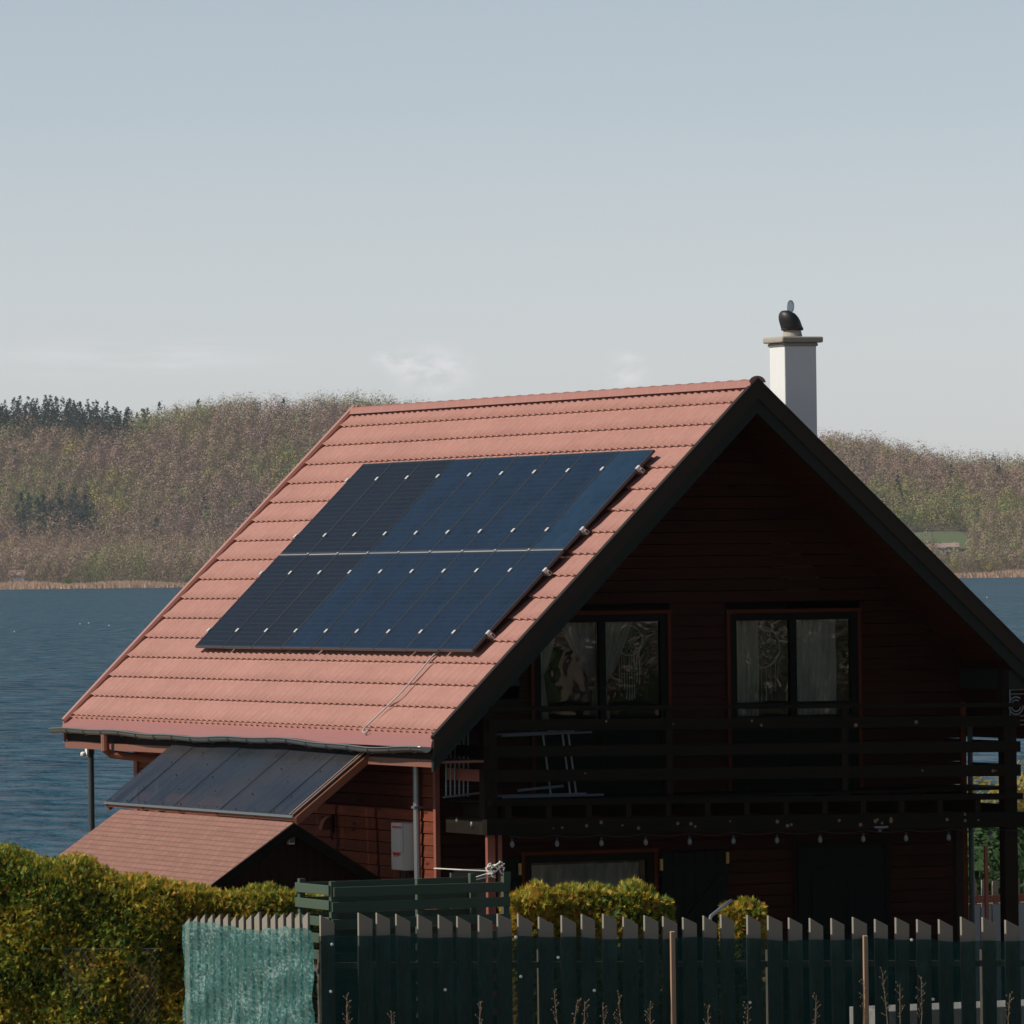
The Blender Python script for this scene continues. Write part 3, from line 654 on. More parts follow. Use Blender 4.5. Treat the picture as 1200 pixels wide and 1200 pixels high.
# chimney
ch = MB(); ch.box((1.83, 3.0, 1.6), (2.285, 3.45, 4.89)); chim = ch.build('chimney', M['render_white'], house, bevel=.012)
b = MB(); b.box((1.81, 2.975, 4.85), (2.305, 3.475, 4.895)); b.box((1.765, 2.93, 4.897), (2.355, 3.52, 4.975)); b.build('chimney_cap', M['concrete'], chim, bevel=.02)
b = MB(); b.lathe((2.05, 3.22, 4.985), [(.13, 0), (.12, .05), (.11, .08), (.12, .085), (.12, .11), (.11, .115)], 20); b.build('flue_collar', M['concrete'], chim, smooth=False)
b = MB()   # rotating cowl: a bent hood, open on its far side
ringsN = 9; seg = 18; vs = []
for i in range(ringsN+1):
    t = i/ringsN; ang = t*1.45
    cx = 2.05 - .055*math.sin(ang*1.1)*1.0; cz = 5.08 + .24*t**1.0*1.0
    rr = .135*math.sqrt(max(0.0, 1-max(0, (t-.35)/.65)**2.3)) + .004
    for k in range(seg):
        a = 2*math.pi*k/seg
        vs.append((cx + rr*math.cos(a)*(1.0), 3.22 + rr*math.sin(a)*1.15, cz + rr*math.cos(a)*(-.28*t)))
fs = [(i*seg+k, i*seg+(k+1) % seg, (i+1)*seg+(k+1) % seg, (i+1)*seg+k) for i in range(ringsN) for k in range(seg)] + [tuple(range(seg))[::-1], tuple(range(ringsN*seg, ringsN*seg+seg))]
b.add(vs, fs); b.lathe((2.05, 3.22, 5.06), [(.14, 0), (.145, .02), (.14, .04)], 18)
b.build('cowl', M['black_metal'], chim, smooth=True)
b = MB()
pts = [(2.03+.045*math.cos(t), 3.22, 5.37+.075*math.sin(t)) for t in [math.pi*2*k/16 for k in range(17)]]
b.tube(pts, .009, 6, cap=False); b.add([(2.03+.04*math.cos(2*math.pi*k/16), 3.219, 5.37+.07*math.sin(2*math.pi*k/16)) for k in range(16)], [tuple(range(16))])
b.build('wind_vane', pm('pale vane metal', (.45, .50, .54), (.6, .66, .7), 9, .3, metal=.6, bmp=0), chim)

# ------------------------------------------------------------------ solar panels
def ordinal(i): return ['first', 'second', 'third', 'fourth', 'fifth', 'sixth', 'seventh', 'eighth', 'ninth'][i]
PW, PH = 9.507/9, 3.515/2
def roofpt(y, v, o): return Vector((DL[0]*v + NL[0]*o, y, H_ + DL[2]*v + NL[2]*o))
rotm = Matrix(((0, W_/S_, NL[0]), (-1, 0, 0), (0, H_/S_, NL[2])))     # local x to the front, y upslope, z normal
eul = rotm.to_euler()
def make_panel(glassmat):
    root = empty('solar_panel', (0, 0, 0))
    g = .009; x0, x1, y0, y1 = -PW/2+g, PW/2-g, -PH/2+.012, PH/2-.012; f = .016; t = .035
    b = MB(); b.box((x0, y0, 0), (x0+f, y1, t)); b.box((x1-f, y0, 0), (x1, y1, t)); b.box((x0+f, y0, 0), (x1-f, y0+f, t)); b.box((x0+f, y1-f, 0), (x1-f, y1, t))
    b.build('panel_frame', M['pv_frame'], root)
    b = MB(); b.box((x0+f, y0+f, .006), (x1-f, y1-f, t-.003)); b.build('panel_glass', glassmat, root)
    return root
protos = {}
for row in range(2):
    for i in range(9):
        mk = 'pv_black' if i < 3 else ('pv_light' if (row == 0 and i == 8) else 'pv_blue')
        if mk not in protos: protos[mk] = o = make_panel(M[mk])
        else: o = copy_tree(protos[mk])
        y = .9145 + 9.507 - (i+.5)*PW; v = 1.249 + (row+.5)*PH
        o.location = roofpt(y, v, .12-.035) + Vector((0, 0, random.uniform(-.002, .002))); o.rotation_euler = eul
        rw = 'upper' if row == 0 else 'lower'
        tone = 'matt black' if i < 3 else ('brighter steel-blue' if mk == 'pv_light' else 'dark blue glossy')
        tag(o, f'{tone} solar panel, {ordinal(i)} from the left in the {rw} row', 'solar panel', 'solar panels on the tiled roof')
RV = [1.249+.19*PH, 1.249+.80*PH, 1.249+1.205*PH, 1.249+1.82*PH]
def rbox(b, y0, y1, v0, v1, o0, o1):
    b.hexa([roofpt(y0, v1, o0), roofpt(y1, v1, o0), roofpt(y1, v0, o0), roofpt(y0, v0, o0), roofpt(y0, v1, o1), roofpt(y1, v1, o1), roofpt(y1, v0, o1), roofpt(y0, v0, o1)])
for k, v in enumerate(RV):
    r = empty('mounting_rail', roofpt(.86, v, .05))
    tag(r, ['uppermost', 'second highest', 'third highest', 'lowest'][k] + ' silver mounting rail, its ridged end sticking out right of the solar panels', 'mounting rail', 'mounting rails under the solar panels')
    b = MB(); rbox(b, .86, 10.44, v-.02, v+.02, .035, .078)
    for j in range(4): rbox(b, .83+j*.013, .836+j*.013, v-.018, v+.018, .045, .100)
    rbox(b, .83, .88, v-.010, v+.010, .05, .10)
    b.build('rail_bar', M['rail'], r)
    for i in range(10):
        y = .9145+i*PW
        if i == 0 or i == 9: y += (-.012 if i == 0 else .012)
        b = MB(); rbox(b, y-.028, y+.028, v-.03, v+.03, .1215, .134); rbox(b, y-.006, y+.006, v-.03, v+.03, .078, .1215); b.build('clamp', M['clamp'], r)
# top edge clips
hk = 0
for i in range(9):
    y = .9145 + 9.507 - (i+.0)*PW - .02
    for vv, nm in ((1.249+.006, 'upper'), (1.249+PH, 'middle')):
        pass
b = MB(); rbox(b, .95, 10.38, 1.249+PH-.008, 1.249+PH+.008, .10, .114)
for i in range(1, 9):
    y = .9145 + i*PW
    rbox(b, y-.024, y+.024, 1.249-.006, 1.249+.018, .121, .131); rbox(b, y-.024, y+.024, 1.249+PH-.014, 1.249+PH+.014, .121, .131)
tag(b.build('joint_strip', M['rail'], None), 'thin silver strip with small clips between the upper and lower row of solar panels', 'joint strip')
# cable running down the roof
b = MB(); ctl = [(2.2, 4.70, .03), (2.2, 4.78, .05), (2.185, 4.95, .05), (2.17, 5.2, .045), (2.155, 5.47, .05), (2.22, 5.68, .045), (2.26, 5.93, .05), (2.275, 6.03, .055), (2.25, 6.09, .05), (2.18, 6.11, .04), (2.13, 6.06, .04)]
pts = []
for i in range(len(ctl)-1):
    p0 = ctl[max(i-1, 0)]; p1 = ctl[i]; p2 = ctl[i+1]; p3 = ctl[min(i+2, len(ctl)-1)]
    for k in range(5):
        t = k/5; c = [.5*((2*p1[j])+(-p0[j]+p2[j])*t+(2*p0[j]-5*p1[j]+4*p2[j]-p3[j])*t*t+(-p0[j]+3*p1[j]-3*p2[j]+p3[j])*t**3) for j in range(3)]
        pts.append(roofpt(c[0], c[1], c[2]))
b.tube(pts, .010, 8); tag(b.build('roof_cable', M['cable'], None, smooth=True), 'pale cable conduit snaking down the tiles from the panels to the gutter', 'cable')

# ------------------------------------------------------------------ lean-to canopy
can = empty('canopy', (-4.5, 6.4, -.6), 'dark glossy sheeted lean-to canopy sloping down below the gutter, above the shingled shed', 'canopy')
ct = lambda y, x, z: (x, y, z)
TX, TZ, BX, BZ = -4.0, -.225, -4.96, -.965
ns = 8; Y0, Y1 = 3.06, 9.72
for i in range(ns):
    a = Y0+(Y1-Y0)*i/ns; c = Y0+(Y1-Y0)*(i+1)/ns-.006; dz = .008*(i % 2)
    b = MB(); b.hexa([(BX, a, BZ+dz), (TX, a, TZ+dz), (TX, c, TZ+dz), (BX, c, BZ+dz), (BX, a, BZ+.014+dz), (TX, a, TZ+.014+dz), (TX, c, TZ+.014+dz), (BX, c, BZ+.014+dz)])
    b.build('roof_sheet', M['sheet'], can)
def cpt(y, t, o): 
    nx, nz = -(TZ-BZ), (TX-BX); l = math.hypot(nx, nz); return Vector((TX+(BX-TX)*t + nx/l*o, y, TZ+(BZ-TZ)*t + nz/l*o))
for i in range(11):
    y = Y0+.08+(Y1-Y0-.16)*i/10
    for t in (.12, .5, .96) if i % 2 == 0 else (.31, .72, .96):
        b = MB(); p = cpt(y, t, .02); b.lathe(p, [(.013, -.006), (.013, .005), (.005, .010)], 6); b.build('screw', M['pole'], can)
b = MB()
for y in (Y0-.012, Y0+.085): b.bar(cpt(y, 0, .026), cpt(y, 1, .026), .014, .01)
b.build('edge_strip', pm('orange rusty strip', (.30, .14, .07), (.5, .30, .2), 7, .6, bmp=.1), can)
for i in range(6):
    y = Y0-.01+(Y1-Y0)*i/5
    b = MB(); b.bar(cpt(y, -.03, -.065), cpt(y, 1.02, -.065), .07, .09); b.build('rafter', M['rafter'], can)
b = MB(); b.bar((BX+.04, Y0-.06, BZ-.035), (BX+.04, Y1+.05, BZ-.035), .05, .045); b.build('batten', M['rafter'], can)
b = MB(); b.bar((BX-.012, Y0-.02, BZ-.004), (BX-.012, Y1+.03, BZ-.004), .02, .03); b.build('drip_edge', M['zinc'], can)

# ------------------------------------------------------------------ shingled shed
shed = empty('garden_shed', (-5.05, 5.8, GZ), 'low wooden shed with a red-brown shingle roof below the dark canopy', 'shed')
RX, RZ, LX, LZ, EX, EZ = -5.06, -1.03, -6.30, -1.86, -3.84, -1.80; SY0, SY1 = 2.8, 8.9
def shingle(xa, za, xb, zb):
    d = math.hypot(xb-xa, zb-za); me = bpy.data.meshes.new('roof')
    nx, nz = (zb-za)/d, -(xb-xa)/d
    if nz < 0: nx, nz = -nx, -nz
    t = .035; vs = [(xa, SY0, za), (xb, SY0, zb), (xb, SY1, zb), (xa, SY1, za)]; vs += [(x-nx*t, y, z-nz*t) for x, y, z in vs]
    off = wloc(shed); me.from_pydata([tuple(Vector(v)-off) for v in vs], [], [(0, 1, 2, 3), (7, 6, 5, 4), (0, 4, 5, 1), (1, 5, 6, 2), (2, 6, 7, 3), (3, 7, 4, 0)]); me.update()
    uv = me.uv_layers.new(name='UVMap'); uvs = [(SY0, 0), (SY0, d), (SY1, d), (SY1, 0)]
    for li, l in enumerate(me.loops): uv.data[li].uv = uvs[l.vertex_index % 4]
    me.materials.append(M['shingle']); o = bpy.data.objects.new('roof', me); COL.objects.link(o); o.parent = shed
shingle(RX, RZ, LX, LZ); shingle(RX+.001, RZ, EX, EZ)
b = MB(); n = 17
for i in range(n):
    xa = -6.05+i*(2.13/n); xb = xa+2.13/n-.008
    zz = lambda x: (RZ+(x-RX)*(RZ-LZ)/(RX-LX) if x < RX else RZ+(x-RX)*(EZ-RZ)/(EX-RX))-.05
    b.hexa([(xa, 3.02, GZ), (xb, 3.02, GZ), (xb, 3.05, GZ), (xa, 3.05, GZ), (xa, 3.02, zz(xa)), (xb, 3.02, zz(xb)), (xb, 3.05, zz(xb)), (xa, 3.05, zz(xa))])
b.box((-6.05, 3.06, GZ), (-6.0, 8.7, -1.75)); b.build('wall', M['shedboard'], shed)
b = MB()
for x1, z1 in ((LX-.02, LZ), (EX+.02, EZ)):
    b.hexa([(RX, SY0-.03, RZ-.16), (x1, SY0-.03, z1-.16), (x1, SY0-.004, z1-.16), (RX, SY0-.004, RZ-.16), (RX, SY0-.03, RZ-.012), (x1, SY0-.03, z1-.012), (x1, SY0-.004, z1-.012), (RX, SY0-.004, RZ-.012)])
b.build('verge_board', M['darkboard'], shed)
b = MB(); b.box((-6.26, SY0, LZ-.10), (-6.2, SY1, LZ-.05)); b.build('eave_board', M['darkboard_y'], shed)
lamp = empty('floodlight', (-5.07, 2.93, -1.22), 'small white floodlight high on the dark gable of the shed', 'floodlight')
b = MB(); b.box((-5.10, 2.86, -1.30), (-5.02, 2.95, -1.17)); b.build('lamp_body', M['white_plastic'], lamp, bevel=.01)
b = MB(); b.box((-5.092, 2.855, -1.285), (-5.028, 2.859, -1.20)); b.build('lens', pm('dark lens', (.03, .03, .03), (.05, .05, .05), 5, .2, bmp=0), lamp)
b = MB(); b.tube([(-5.06, 2.98, -1.30), (-5.13, 2.98, -1.24), (-5.13, 2.98, -1.14), (-5.06, 2.98, -1.10)], .012, 6); b.build('bracket', M['black_metal'], lamp)
for o_ in (can, shed, lamp): o_.location += Vector((-.40, -.92, 0))
# wall lamp (half dome) on the side wall
wl = empty('wall_lamp', (-3.77, 4.85, -1.2), 'small half-round brown wall lamp on the sunlit side wall', 'wall lamp')
b = MB()
b.prism([(-3.78-.13*math.sin(math.pi/2*k/8), 4.80, -1.25+.17*math.cos(math.pi/2*k/8)) for k in range(9)] + [(-3.78, 4.80, -1.25)], (0, .11, 0)); b.build('lamp_shade', M['rafter'], wl)
b = MB(); b.box((-3.795, 4.74, -1.28), (-3.768, 4.80, -1.05)); b.build('wall_plate', M['post'], wl)
# inverter cabinet
inv = empty('inverter_cabinet', (-3.86, 2.21, -1.67), 'pale grey electric cabinet with red marks on the sunlit side wall beside the downpipe', 'electric cabinet')
b = MB(); b.box((-3.95, 2.00, -1.67), (-3.775, 2.42, -1.085)); b.build('cabinet_body', pm('ivory grey cabinet paint', (.40, .39, .36), (.50, .49, .455), 2, .5, (1, 3, .5), .04), inv, bevel=.012)
b = MB(); b.box((-3.958, 2.07, -1.145), (-3.951, 2.36, -1.125)); b.build('red_stripe', M['red'], inv)
b = MB()
for k in range(7): b.box((-3.958, 2.12+k*.034, -1.485-(.02 if k in (2, 5) else 0)), (-3.951, 2.12+k*.034+.018, -1.455))
b.box((-3.958, 2.09, -1.455), (-3.951, 2.38, -1.447)); b.build('red_lettering', M['red'], inv)
b = MB()
for k in range(4): b.tube([(-3.87, 2.06+k*.09, -1.67), (-3.87, 2.06+k*.09, -1.75), (-3.82, 2.08+k*.07, -1.86), (-3.80, 2.1+k*.05, -2.2)], .012, 6)
b.build('cable', M['black_metal'], inv)
# pole with a white camera behind the house
pl = empty('camera_pole', (-3.85, 13.5, GZ), 'thin dark pole carrying a white camera, against the lake left of the house', 'pole')
b = MB(); b.tube([(-3.85, 13.5, GZ), (-3.85, 13.5, -.32)], .045, 12); b.lathe((-3.85, 13.5, -.45), [(.052, 0), (.052, .13)], 12); b.build('pole', M['pole'], pl)
b = MB(); b.box((-3.93, 13.44, -.46), (-3.895, 13.52, -.36)); b.lathe((-3.99, 13.42, -.45), [(.02, -.035), (.038, -.02), (.042, 0), (.038, .02), (.02, .035)], 12); b.build('camera', M['white_plastic'], pl, bevel=.005)

# ------------------------------------------------------------------ things on and under the balcony
rack = empty('drying_rack', (-2.9, .7, -.76), 'pale folding laundry rack standing behind the balcony boards at left', 'drying rack')
b = MB()
RXa, RXb = -3.30, -2.30
for y in (.42, .95):
    b.tube([(RXa, y, -.74), (RXb+.35, y, -.74)], .016, 6)
    b.tube([(RXa, y, -.02+.03), (RXb+.2, y, .03)], .014, 6)
for x in (-2.62, -2.36, -2.28): b.tube([(x, .5, -.74), (x-.10, .5, .03)], .012, 6)
b.tube([(-3.1, .4, -.66), (-2.5, .4, -.62)], .018, 6)
b.tube([(-2.7, .4, .06), (-2.15, .4, .10)], .014, 6); b.tube([(-2.65, .46, .03), (-2.2, .46, .07)], .012, 6)
b.build('rack_frame', M['alu'], rack)
for k in range(6):
    x = -3.60+k*.058
    b = MB(); b.tube([(x+.02-.22, 1.0, -.74), (x-.22+.03, 1.0, -.05+.02*k)], .011, 6); b.build('rod', M['alu'], rack)
b = MB(); b.tube([(-3.84, 1.0, -.74), (-3.38, .95, -.70)], .014, 6); b.build('foot_bar', M['alu'], rack)
# string of bulbs along the beam
st = empty('string_lights', (0, -.03, -1.2), 'string of small frosted bulbs hung under the balcony beam', 'string lights')
b = MB(); pts = []
for i in range(12*6+1):
    x = -3.42+i*.6/6; s = (i % 6)/6; pts.append((x, -.045, zt(x, -1.19)-.03*math.sin(math.pi*s)))
b.tube(pts, .006, 5); b.build('cord', M['black_metal'], st)
for i in range(12):
    x = -3.38+i*.592; z = zt(x, -1.22)
    b = MB(); b.lathe((x, -.045, z-.075), [(.004, -.04), (.022, -.028), (.028, -.005), (.022, .02), (.014, .04)], 10); o = b.build('bulb', M['bulb'], st, smooth=True)
    b = MB(); b.lathe((x, -.045, z-.036), [(.015, 0), (.016, .035)], 8); b.build('socket', M['black_metal'], o)
for x, y, z in ((-3.65, .55, -1.06), (-3.65, 1.0, -1.02)):
    b = MB(); b.lathe((x, y, z), [(.004, -.04), (.022, -.028), (.028, -.005), (.02, .03)], 10); b.build('bulb', M['bulb'], st, smooth=True)
ol = empty('ceiling_lamp', (1.62, .0, -1.2), 'flat round pale lamp under the balcony beam above the door', 'lamp')
b = MB(); b.lathe((1.62, .02, -1.215), [(.05, -.03), (.10, -.012), (.11, .0), (.10, .012)], 18); b.build('lamp_shade', M['zinc'], ol, smooth=True)
b = MB(); b.lathe((1.62, .02, -1.26), [(.008, -.02), (.022, -.01), (.022, .012)], 10); b.build('bulb', M['bulb'], ol)
# scrolled metal ornament on the right post
orn = empty('scroll_ornament', (3.6, .02, .2), 'pale wire ornament with scrolls and short rungs fixed to the right balcony post', 'wire ornament')
b = MB()
b.tube([(3.50, .1, .56), (3.50, .1, .0)], .009, 6)
for k in range(11):
    z = .56-k*.055
    if 3 < k < 8: continue
    b.tube([(3.50, .1, z), (3.70, .1, z)], .008, 5)
b.build('rung', M['alu'], orn)
b = MB()
for r_ in (.10, .065): b.tube([(3.58+r_*math.cos(t), .09, .25+r_*1.1*math.sin(t)) for t in [k*math.pi/10 for k in range(3, 21)]], .009, 5)
b.build('scroll', M['alu'], orn)
# dreamcatchers in the two windows
def dreamcatcher(cx, cz, r, lab, strands):
    d = empty('dreamcatcher', (cx, YW+.09, cz), lab, 'dreamcatcher', 'dreamcatchers in the windows'); y = YW+.09
    b = MB(); b.tube([(cx+r*math.cos(t), y, cz+r*math.sin(t)) for t in [k*2*math.pi/28 for k in range(29)]], .0085, 6, cap=False); b.build('hoop', M['web'], d)
    b = MB()
    for lvl, (ra, rb_) in enumerate(((1, .74), (.74, .5), (.5, .28), (.28, .12))):
        n = 12
        for k in range(n):
            a0 = (k+.5*(lvl % 2))*2*math.pi/n; a1 = a0+math.pi/n; a2 = a0+2*math.pi/n
            p = lambda a, q_: (cx+r*q_*math.cos(a), y, cz+r*q_*math.sin(a))
            b.tube([p(a0, ra), p(a1, rb_), p(a2, ra)], .0035, 4)
    b.lathe((cx, y, cz), [(.012, -.01), (.012, .01)], 8, 'y'); b.build('web', M['web'], d)
    for k in range(strands):
        x = cx - r*.75+k*(1.5*r)/(strands-1); z0 = cz-math.sqrt(max(0, r*r-(x-cx)**2)); L = random.uniform(.30, .58)
        b = MB(); b.tube([(x, y, z0), (x+.006, y, z0-L*.6), (x, y, z0-L)], [.004, .004, .010], 5); b.build('strand', M['web'], d)
dreamcatcher(-1.10, 1.13, .185, 'dreamcatcher with many hanging strands in the left balcony window', 9)
dreamcatcher(.72, 1.02, .26, 'larger dreamcatcher half behind a sheer curtain in the right balcony window', 7)
# rope knot
rp = MB()
kx, ky, kz = -3.55, .09, -1.62
for k in range(3):
    a = k*2.1; rp.tube([(kx+.10*math.cos(t+a)*(1+.3*math.sin(3*t)), ky-.03*math.sin(2*t), kz+.075*math.sin(t)+.02*k) for t in [i*math.pi/6 for i in range(10)]], .011, 5)
rp.tube([(kx, ky, kz), (kx-.35, .3, kz+.02), (-4.1, .7, kz+.03)], .008, 5)
rp.tube([(kx, ky, kz), (kx-.35, ky, kz-.09), (kx-.75, ky, kz-.16)], .009, 5); rp.tube([(kx, ky, kz-.05), (kx-.3, ky, kz-.1), (kx-.68, ky, kz-.18)], .008, 5)
rp.tube([(kx, ky, kz), (kx+.12, ky, kz+.09)], .009, 5)
tag(rp.build('rope', M['rope'], None), 'white rope knotted round the red-brown porch post', 'rope')
# low pale frame left of the post (seen under the rope)
b = MB(); b.box((-3.98, .45, GZ), (-3.94, .49, -1.60)); b.box((-3.98, .45, -1.64), (-3.45, .49, -1.60)); b.box((-3.94, .46, -2.6), (-3.45, .475, -1.645))
tag(b.build('porch_screen', pm('grey green screen', (.05, .06, .05), (.09, .10, .09), 4, .7), None), 'low grey framed screen standing beside the red-brown porch post', 'screen')
# ------------------------------------------------------------------ terrain
CAM = np.array([-36.99297, -77.43753, 2.022376])
Fh = np.array([.3989, .9170]); Rh = np.array([.9170, -.3989])
WZ = -5.5
def smooth(a, b, t): t = np.clip((t-a)/(b-a), 0, 1); return t*t*(3-2*t)
def gz(x, y):
    x = np.asarray(x, float); y = np.asarray(y, float)
    u = (x-CAM[0])*Fh[0]+(y-CAM[1])*Fh[1]        # metres ahead of the camera
    z = .3 - 3.55*smooth(0, 75, u) - .55*smooth(78, 84, u) - 3.3*smooth(100, 150, u)
    return z + .04*np.sin(x*1.3+y*.7)+.03*np.sin(x*.5-y*1.9)
gx = np.concatenate([np.linspace(-400, -60, 30), np.linspace(-50, 60, 120), np.linspace(70, 400, 30)])
gy = np.concatenate([np.linspace(-420, -100, 25), np.linspace(-95, 120, 200), np.linspace(126, 260, 20)])
X, Y = np.meshgrid(gx, gy); Z = gz(X, Y); V = np.stack([X, Y, Z], -1).reshape(-1, 3)
i = np.arange(len(V)).reshape(X.shape); F = np.stack([i[:-1, :-1], i[:-1, 1:], i[1:, 1:], i[1:, :-1]], -1).reshape(-1, 4)
tag(npmesh('ground', V, F, M['ground'], smooth=True), 'sloping garden ground in front of the lake', 'ground', kind='structure')
b = MB(); b.add([(-16000, -3000, WZ), (20000, -3000, WZ), (20000, 22000, WZ), (-16000, 22000, WZ)], [(0, 1, 2, 3)])
# keep the lake off the land side: starts behind the near shore
b = MB(); c0 = CAM[:2]+Fh*118; p = [c0-Rh*9000, c0+Rh*9000, c0+Rh*14000+Fh*16000, c0-Rh*14000+Fh*16000]
b.add([(q_[0], q_[1], WZ) for q_ in p], [(0, 1, 2, 3)])
tag(b.build('lake', M['water'], None), 'wide dark blue rippled lake', 'lake', kind='structure')

# far shore and hills, in (l across, d ahead) metres
FL = 8164.7
def hillz(l, d):
    l = np.asarray(l, float); d = np.asarray(d, float)
    px = 600+l*FL/d
    ridge = np.interp(px, [-700, -200, 0, 150, 210, 300, 420, 520, 700, 990, 1060, 1130, 1200, 1500, 2000], [70, 90, 97, 98, 101, 104, 99, 93, 84, 67, 62, 54, 51, 44, 30])
    low = np.interp(px, [0, 500, 900, 1100, 1500], [8, 10, 17, 20, 18])
    z = WZ-.6 + 2.2*smooth(3925, 3975, d) + (low+5)*smooth(4030, 4215, d)
    t = np.clip((d-4230)/(4560-4230), 0, 1); z = z + (ridge-low)*(t**.9) 
    z = z + 3.5*np.sin(l*.021+d*.013)*smooth(4250, 4350, d) + 2*np.sin(l*.06+1)*smooth(4250, 4350, d)
    z = z - 30*smooth(4800, 5300, d)
    return z
def shore_off(l):   # the left shore lies a little farther than the right one
    return np.interp(l, [-400, -100, 50, 150, 330], [40, 40, 20, -50, -70])
def world(l, d, z=None):
    dd = np.asarray(d)+shore_off(l)
    x = CAM[0]+Fh[0]*dd+Rh[0]*l; y = CAM[1]+Fh[1]*dd+Rh[1]*l
    return x, y
ls = np.linspace(-900, 900, 140); ds = np.concatenate([np.linspace(3900, 4700, 110), np.linspace(4720, 5400, 12)])
Lg, Dg = np.meshgrid(ls, ds); x, y = world(Lg, Dg); V = np.stack([x, y, hillz(Lg, Dg)], -1).reshape(-1, 3)
i = np.arange(len(V)).reshape(Lg.shape); F = np.stack([i[:-1, :-1], i[:-1, 1:], i[1:, 1:], i[1:, :-1]], -1).reshape(-1, 4)
tag(npmesh('hills', V, F, M['hill'], smooth=True), 'wooded hills on the far shore', 'hills', kind='structure')
# pale green field on the right
lf = np.linspace(180, 268, 14); df = np.linspace(4135, 4235, 14); Lg, Dg = np.meshgrid(lf, df); x, y = world(Lg, Dg)
V = np.stack([x, y, hillz(Lg, Dg)+.35], -1).reshape(-1, 3); i = np.arange(len(V)).reshape(Lg.shape); F = np.stack([i[:-1, :-1], i[:-1, 1:], i[1:, 1:], i[1:, :-1]], -1).reshape(-1, 4)
tag(npmesh('field', V, F, M['field'], smooth=True), 'strip of green field below the right-hand wood', 'field', kind='structure')

def clumps(centres, radii, per, size, tint, kind='dec', tvar=.08, seed=1, flat=1.0, rad_bias=.5, up=.0, soft=False):
    """one triangle soup for many crowns. centres (n,3) crown centre, radii (n,3)"""
    r = np.random.default_rng(seed); n = len(centres)
    d = r.normal(size=(n, per, 3)); d /= np.linalg.norm(d, axis=-1, keepdims=True)
    if kind == 'dec':
        rad = .58+.46*r.random((n, per))
        lob = 1+.28*np.sin(d[..., 0]*5+centres[:, None, 0])*np.sin(d[..., 1]*4+centres[:, None, 1])*np.cos(d[..., 2]*4)
        p = centres[:, None] + d*(rad*lob)[..., None]*radii[:, None]
    elif kind == 'con':
        h = r.random((n, per))**1.25; a = r.random((n, per))*2*np.pi; rr = (1-h)*(.45+.55*r.random((n, per)))
        tier = .75+.35*np.abs(np.sin(h*16)); rr = rr*tier
        p = centres[:, None] + np.stack([rr*np.cos(a)*radii[:, None, 0], rr*np.sin(a)*radii[:, None, 1], (h*2-1)*radii[:, None, 2]], -1)
    elif kind == 'bare':   # fan of upright twigs
        h = r.random((n, per))**.8; a = r.random((n, per))*2*np.pi; rr = (h**.7)*np.sqrt(r.random((n, per)))
        p = centres[:, None] + np.stack([rr*np.cos(a)*radii[:, None, 0], rr*np.sin(a)*radii[:, None, 1], (h*2-1)*radii[:, None, 2]*(1-.25*rr)], -1)
    p = p.reshape(-1, 3); m = len(p)
    o = r.normal(size=(m, 3, 3)); o /= np.linalg.norm(o, axis=-1, keepdims=True); sz = size*(.5+r.random((m, 1, 1)))
    if kind == 'dec':    # leaf clumps lie mostly along the crown's surface
        nn = (p-np.repeat(centres, per, 0))/np.repeat(radii, per, 0); nn /= np.linalg.norm(nn, axis=-1, keepdims=True)+1e-6
        o = o-.80*np.sum(o*nn[:, None], -1, keepdims=True)*nn[:, None]
    if kind == 'bare': o = o*np.array([.45, .45, 1.7])
    if kind == 'con': o = o*np.array([1, 1, .7])
    V = p[:, None]+o*sz
    if kind == 'dec' and soft:      # leaf clumps face outwards, so each crown shades as a rounded mass
        gn = np.cross(V[:, 1]-V[:, 0], V[:, 2]-V[:, 0]); fl = np.sum(gn*nn, -1) < 0; V[fl, 1], V[fl, 2] = V[fl, 2].copy(), V[fl, 1].copy()
        q = nn+r.normal(size=nn.shape)*.10; q /= np.linalg.norm(q, axis=-1, keepdims=True); clumps.normals = np.repeat(q, 3, 0)
    V = V.reshape(-1, 3); F = np.arange(m*3).reshape(-1, 3)
    t = np.repeat(np.clip(np.repeat(tint, per)+r.normal(size=m)*tvar, 0, 1), 3)
    return V, F, t

# hillside woods
r = np.random.default_rng(3)
pts = []
for d in np.arange(4236, 4650, 10.0):
    for l in np.arange(-430, 430, 10.4):
        pts.append((l+r.uniform(-3.4, 3.4), d+r.uniform(-3.4, 3.4)))
pts = np.array(pts); L_, D_ = pts.T; PX = 600+L_*FL/D_
Zg = hillz(L_, D_)
PYg = 668-(Zg-2)*FL/D_ + (600-PX)*.0124         # where the ground of each tree shows, for choosing stands only
hgt = r.uniform(13, 23, len(pts)); cr = hgt*r.uniform(.34, .50, len(pts))
stand = np.sin(L_*.035+D_*.02)+np.sin(L_*.013-D_*.031+1.3)+r.normal(size=len(pts))*.5
con = ((D_ > 4500) & (PX < 165+r.normal(size=len(pts))*12) & (D_ < 4640)) | ((PX < 105) & (D_ > 4250) & (D_ < 4330) & (PX > 10) & (stand > .35)) | ((D_ > 4300) & (D_ < 4316) & (PX > 990) & (PX < 1060) & (r.random(len(pts)) < .7)) | (r.random(len(pts)) < .012)
tint = np.clip(.28+.21*r.normal(size=len(pts))+.21*stand, 0, 1)
g_ = r.random(len(pts)); tint = np.where(g_ < .08+.10*(stand > .6), r.uniform(.7, 1, len(pts)), tint)
edge = (D_ < 4262) & (PX > 950); tint = np.where(edge, r.uniform(.5, 1, len(pts)), tint); tint = np.where((D_ < 4330) & (PX > 950), np.maximum(tint, r.uniform(.4, .8, len(pts))), tint)
dec = ~con
x, y = world(L_, D_)
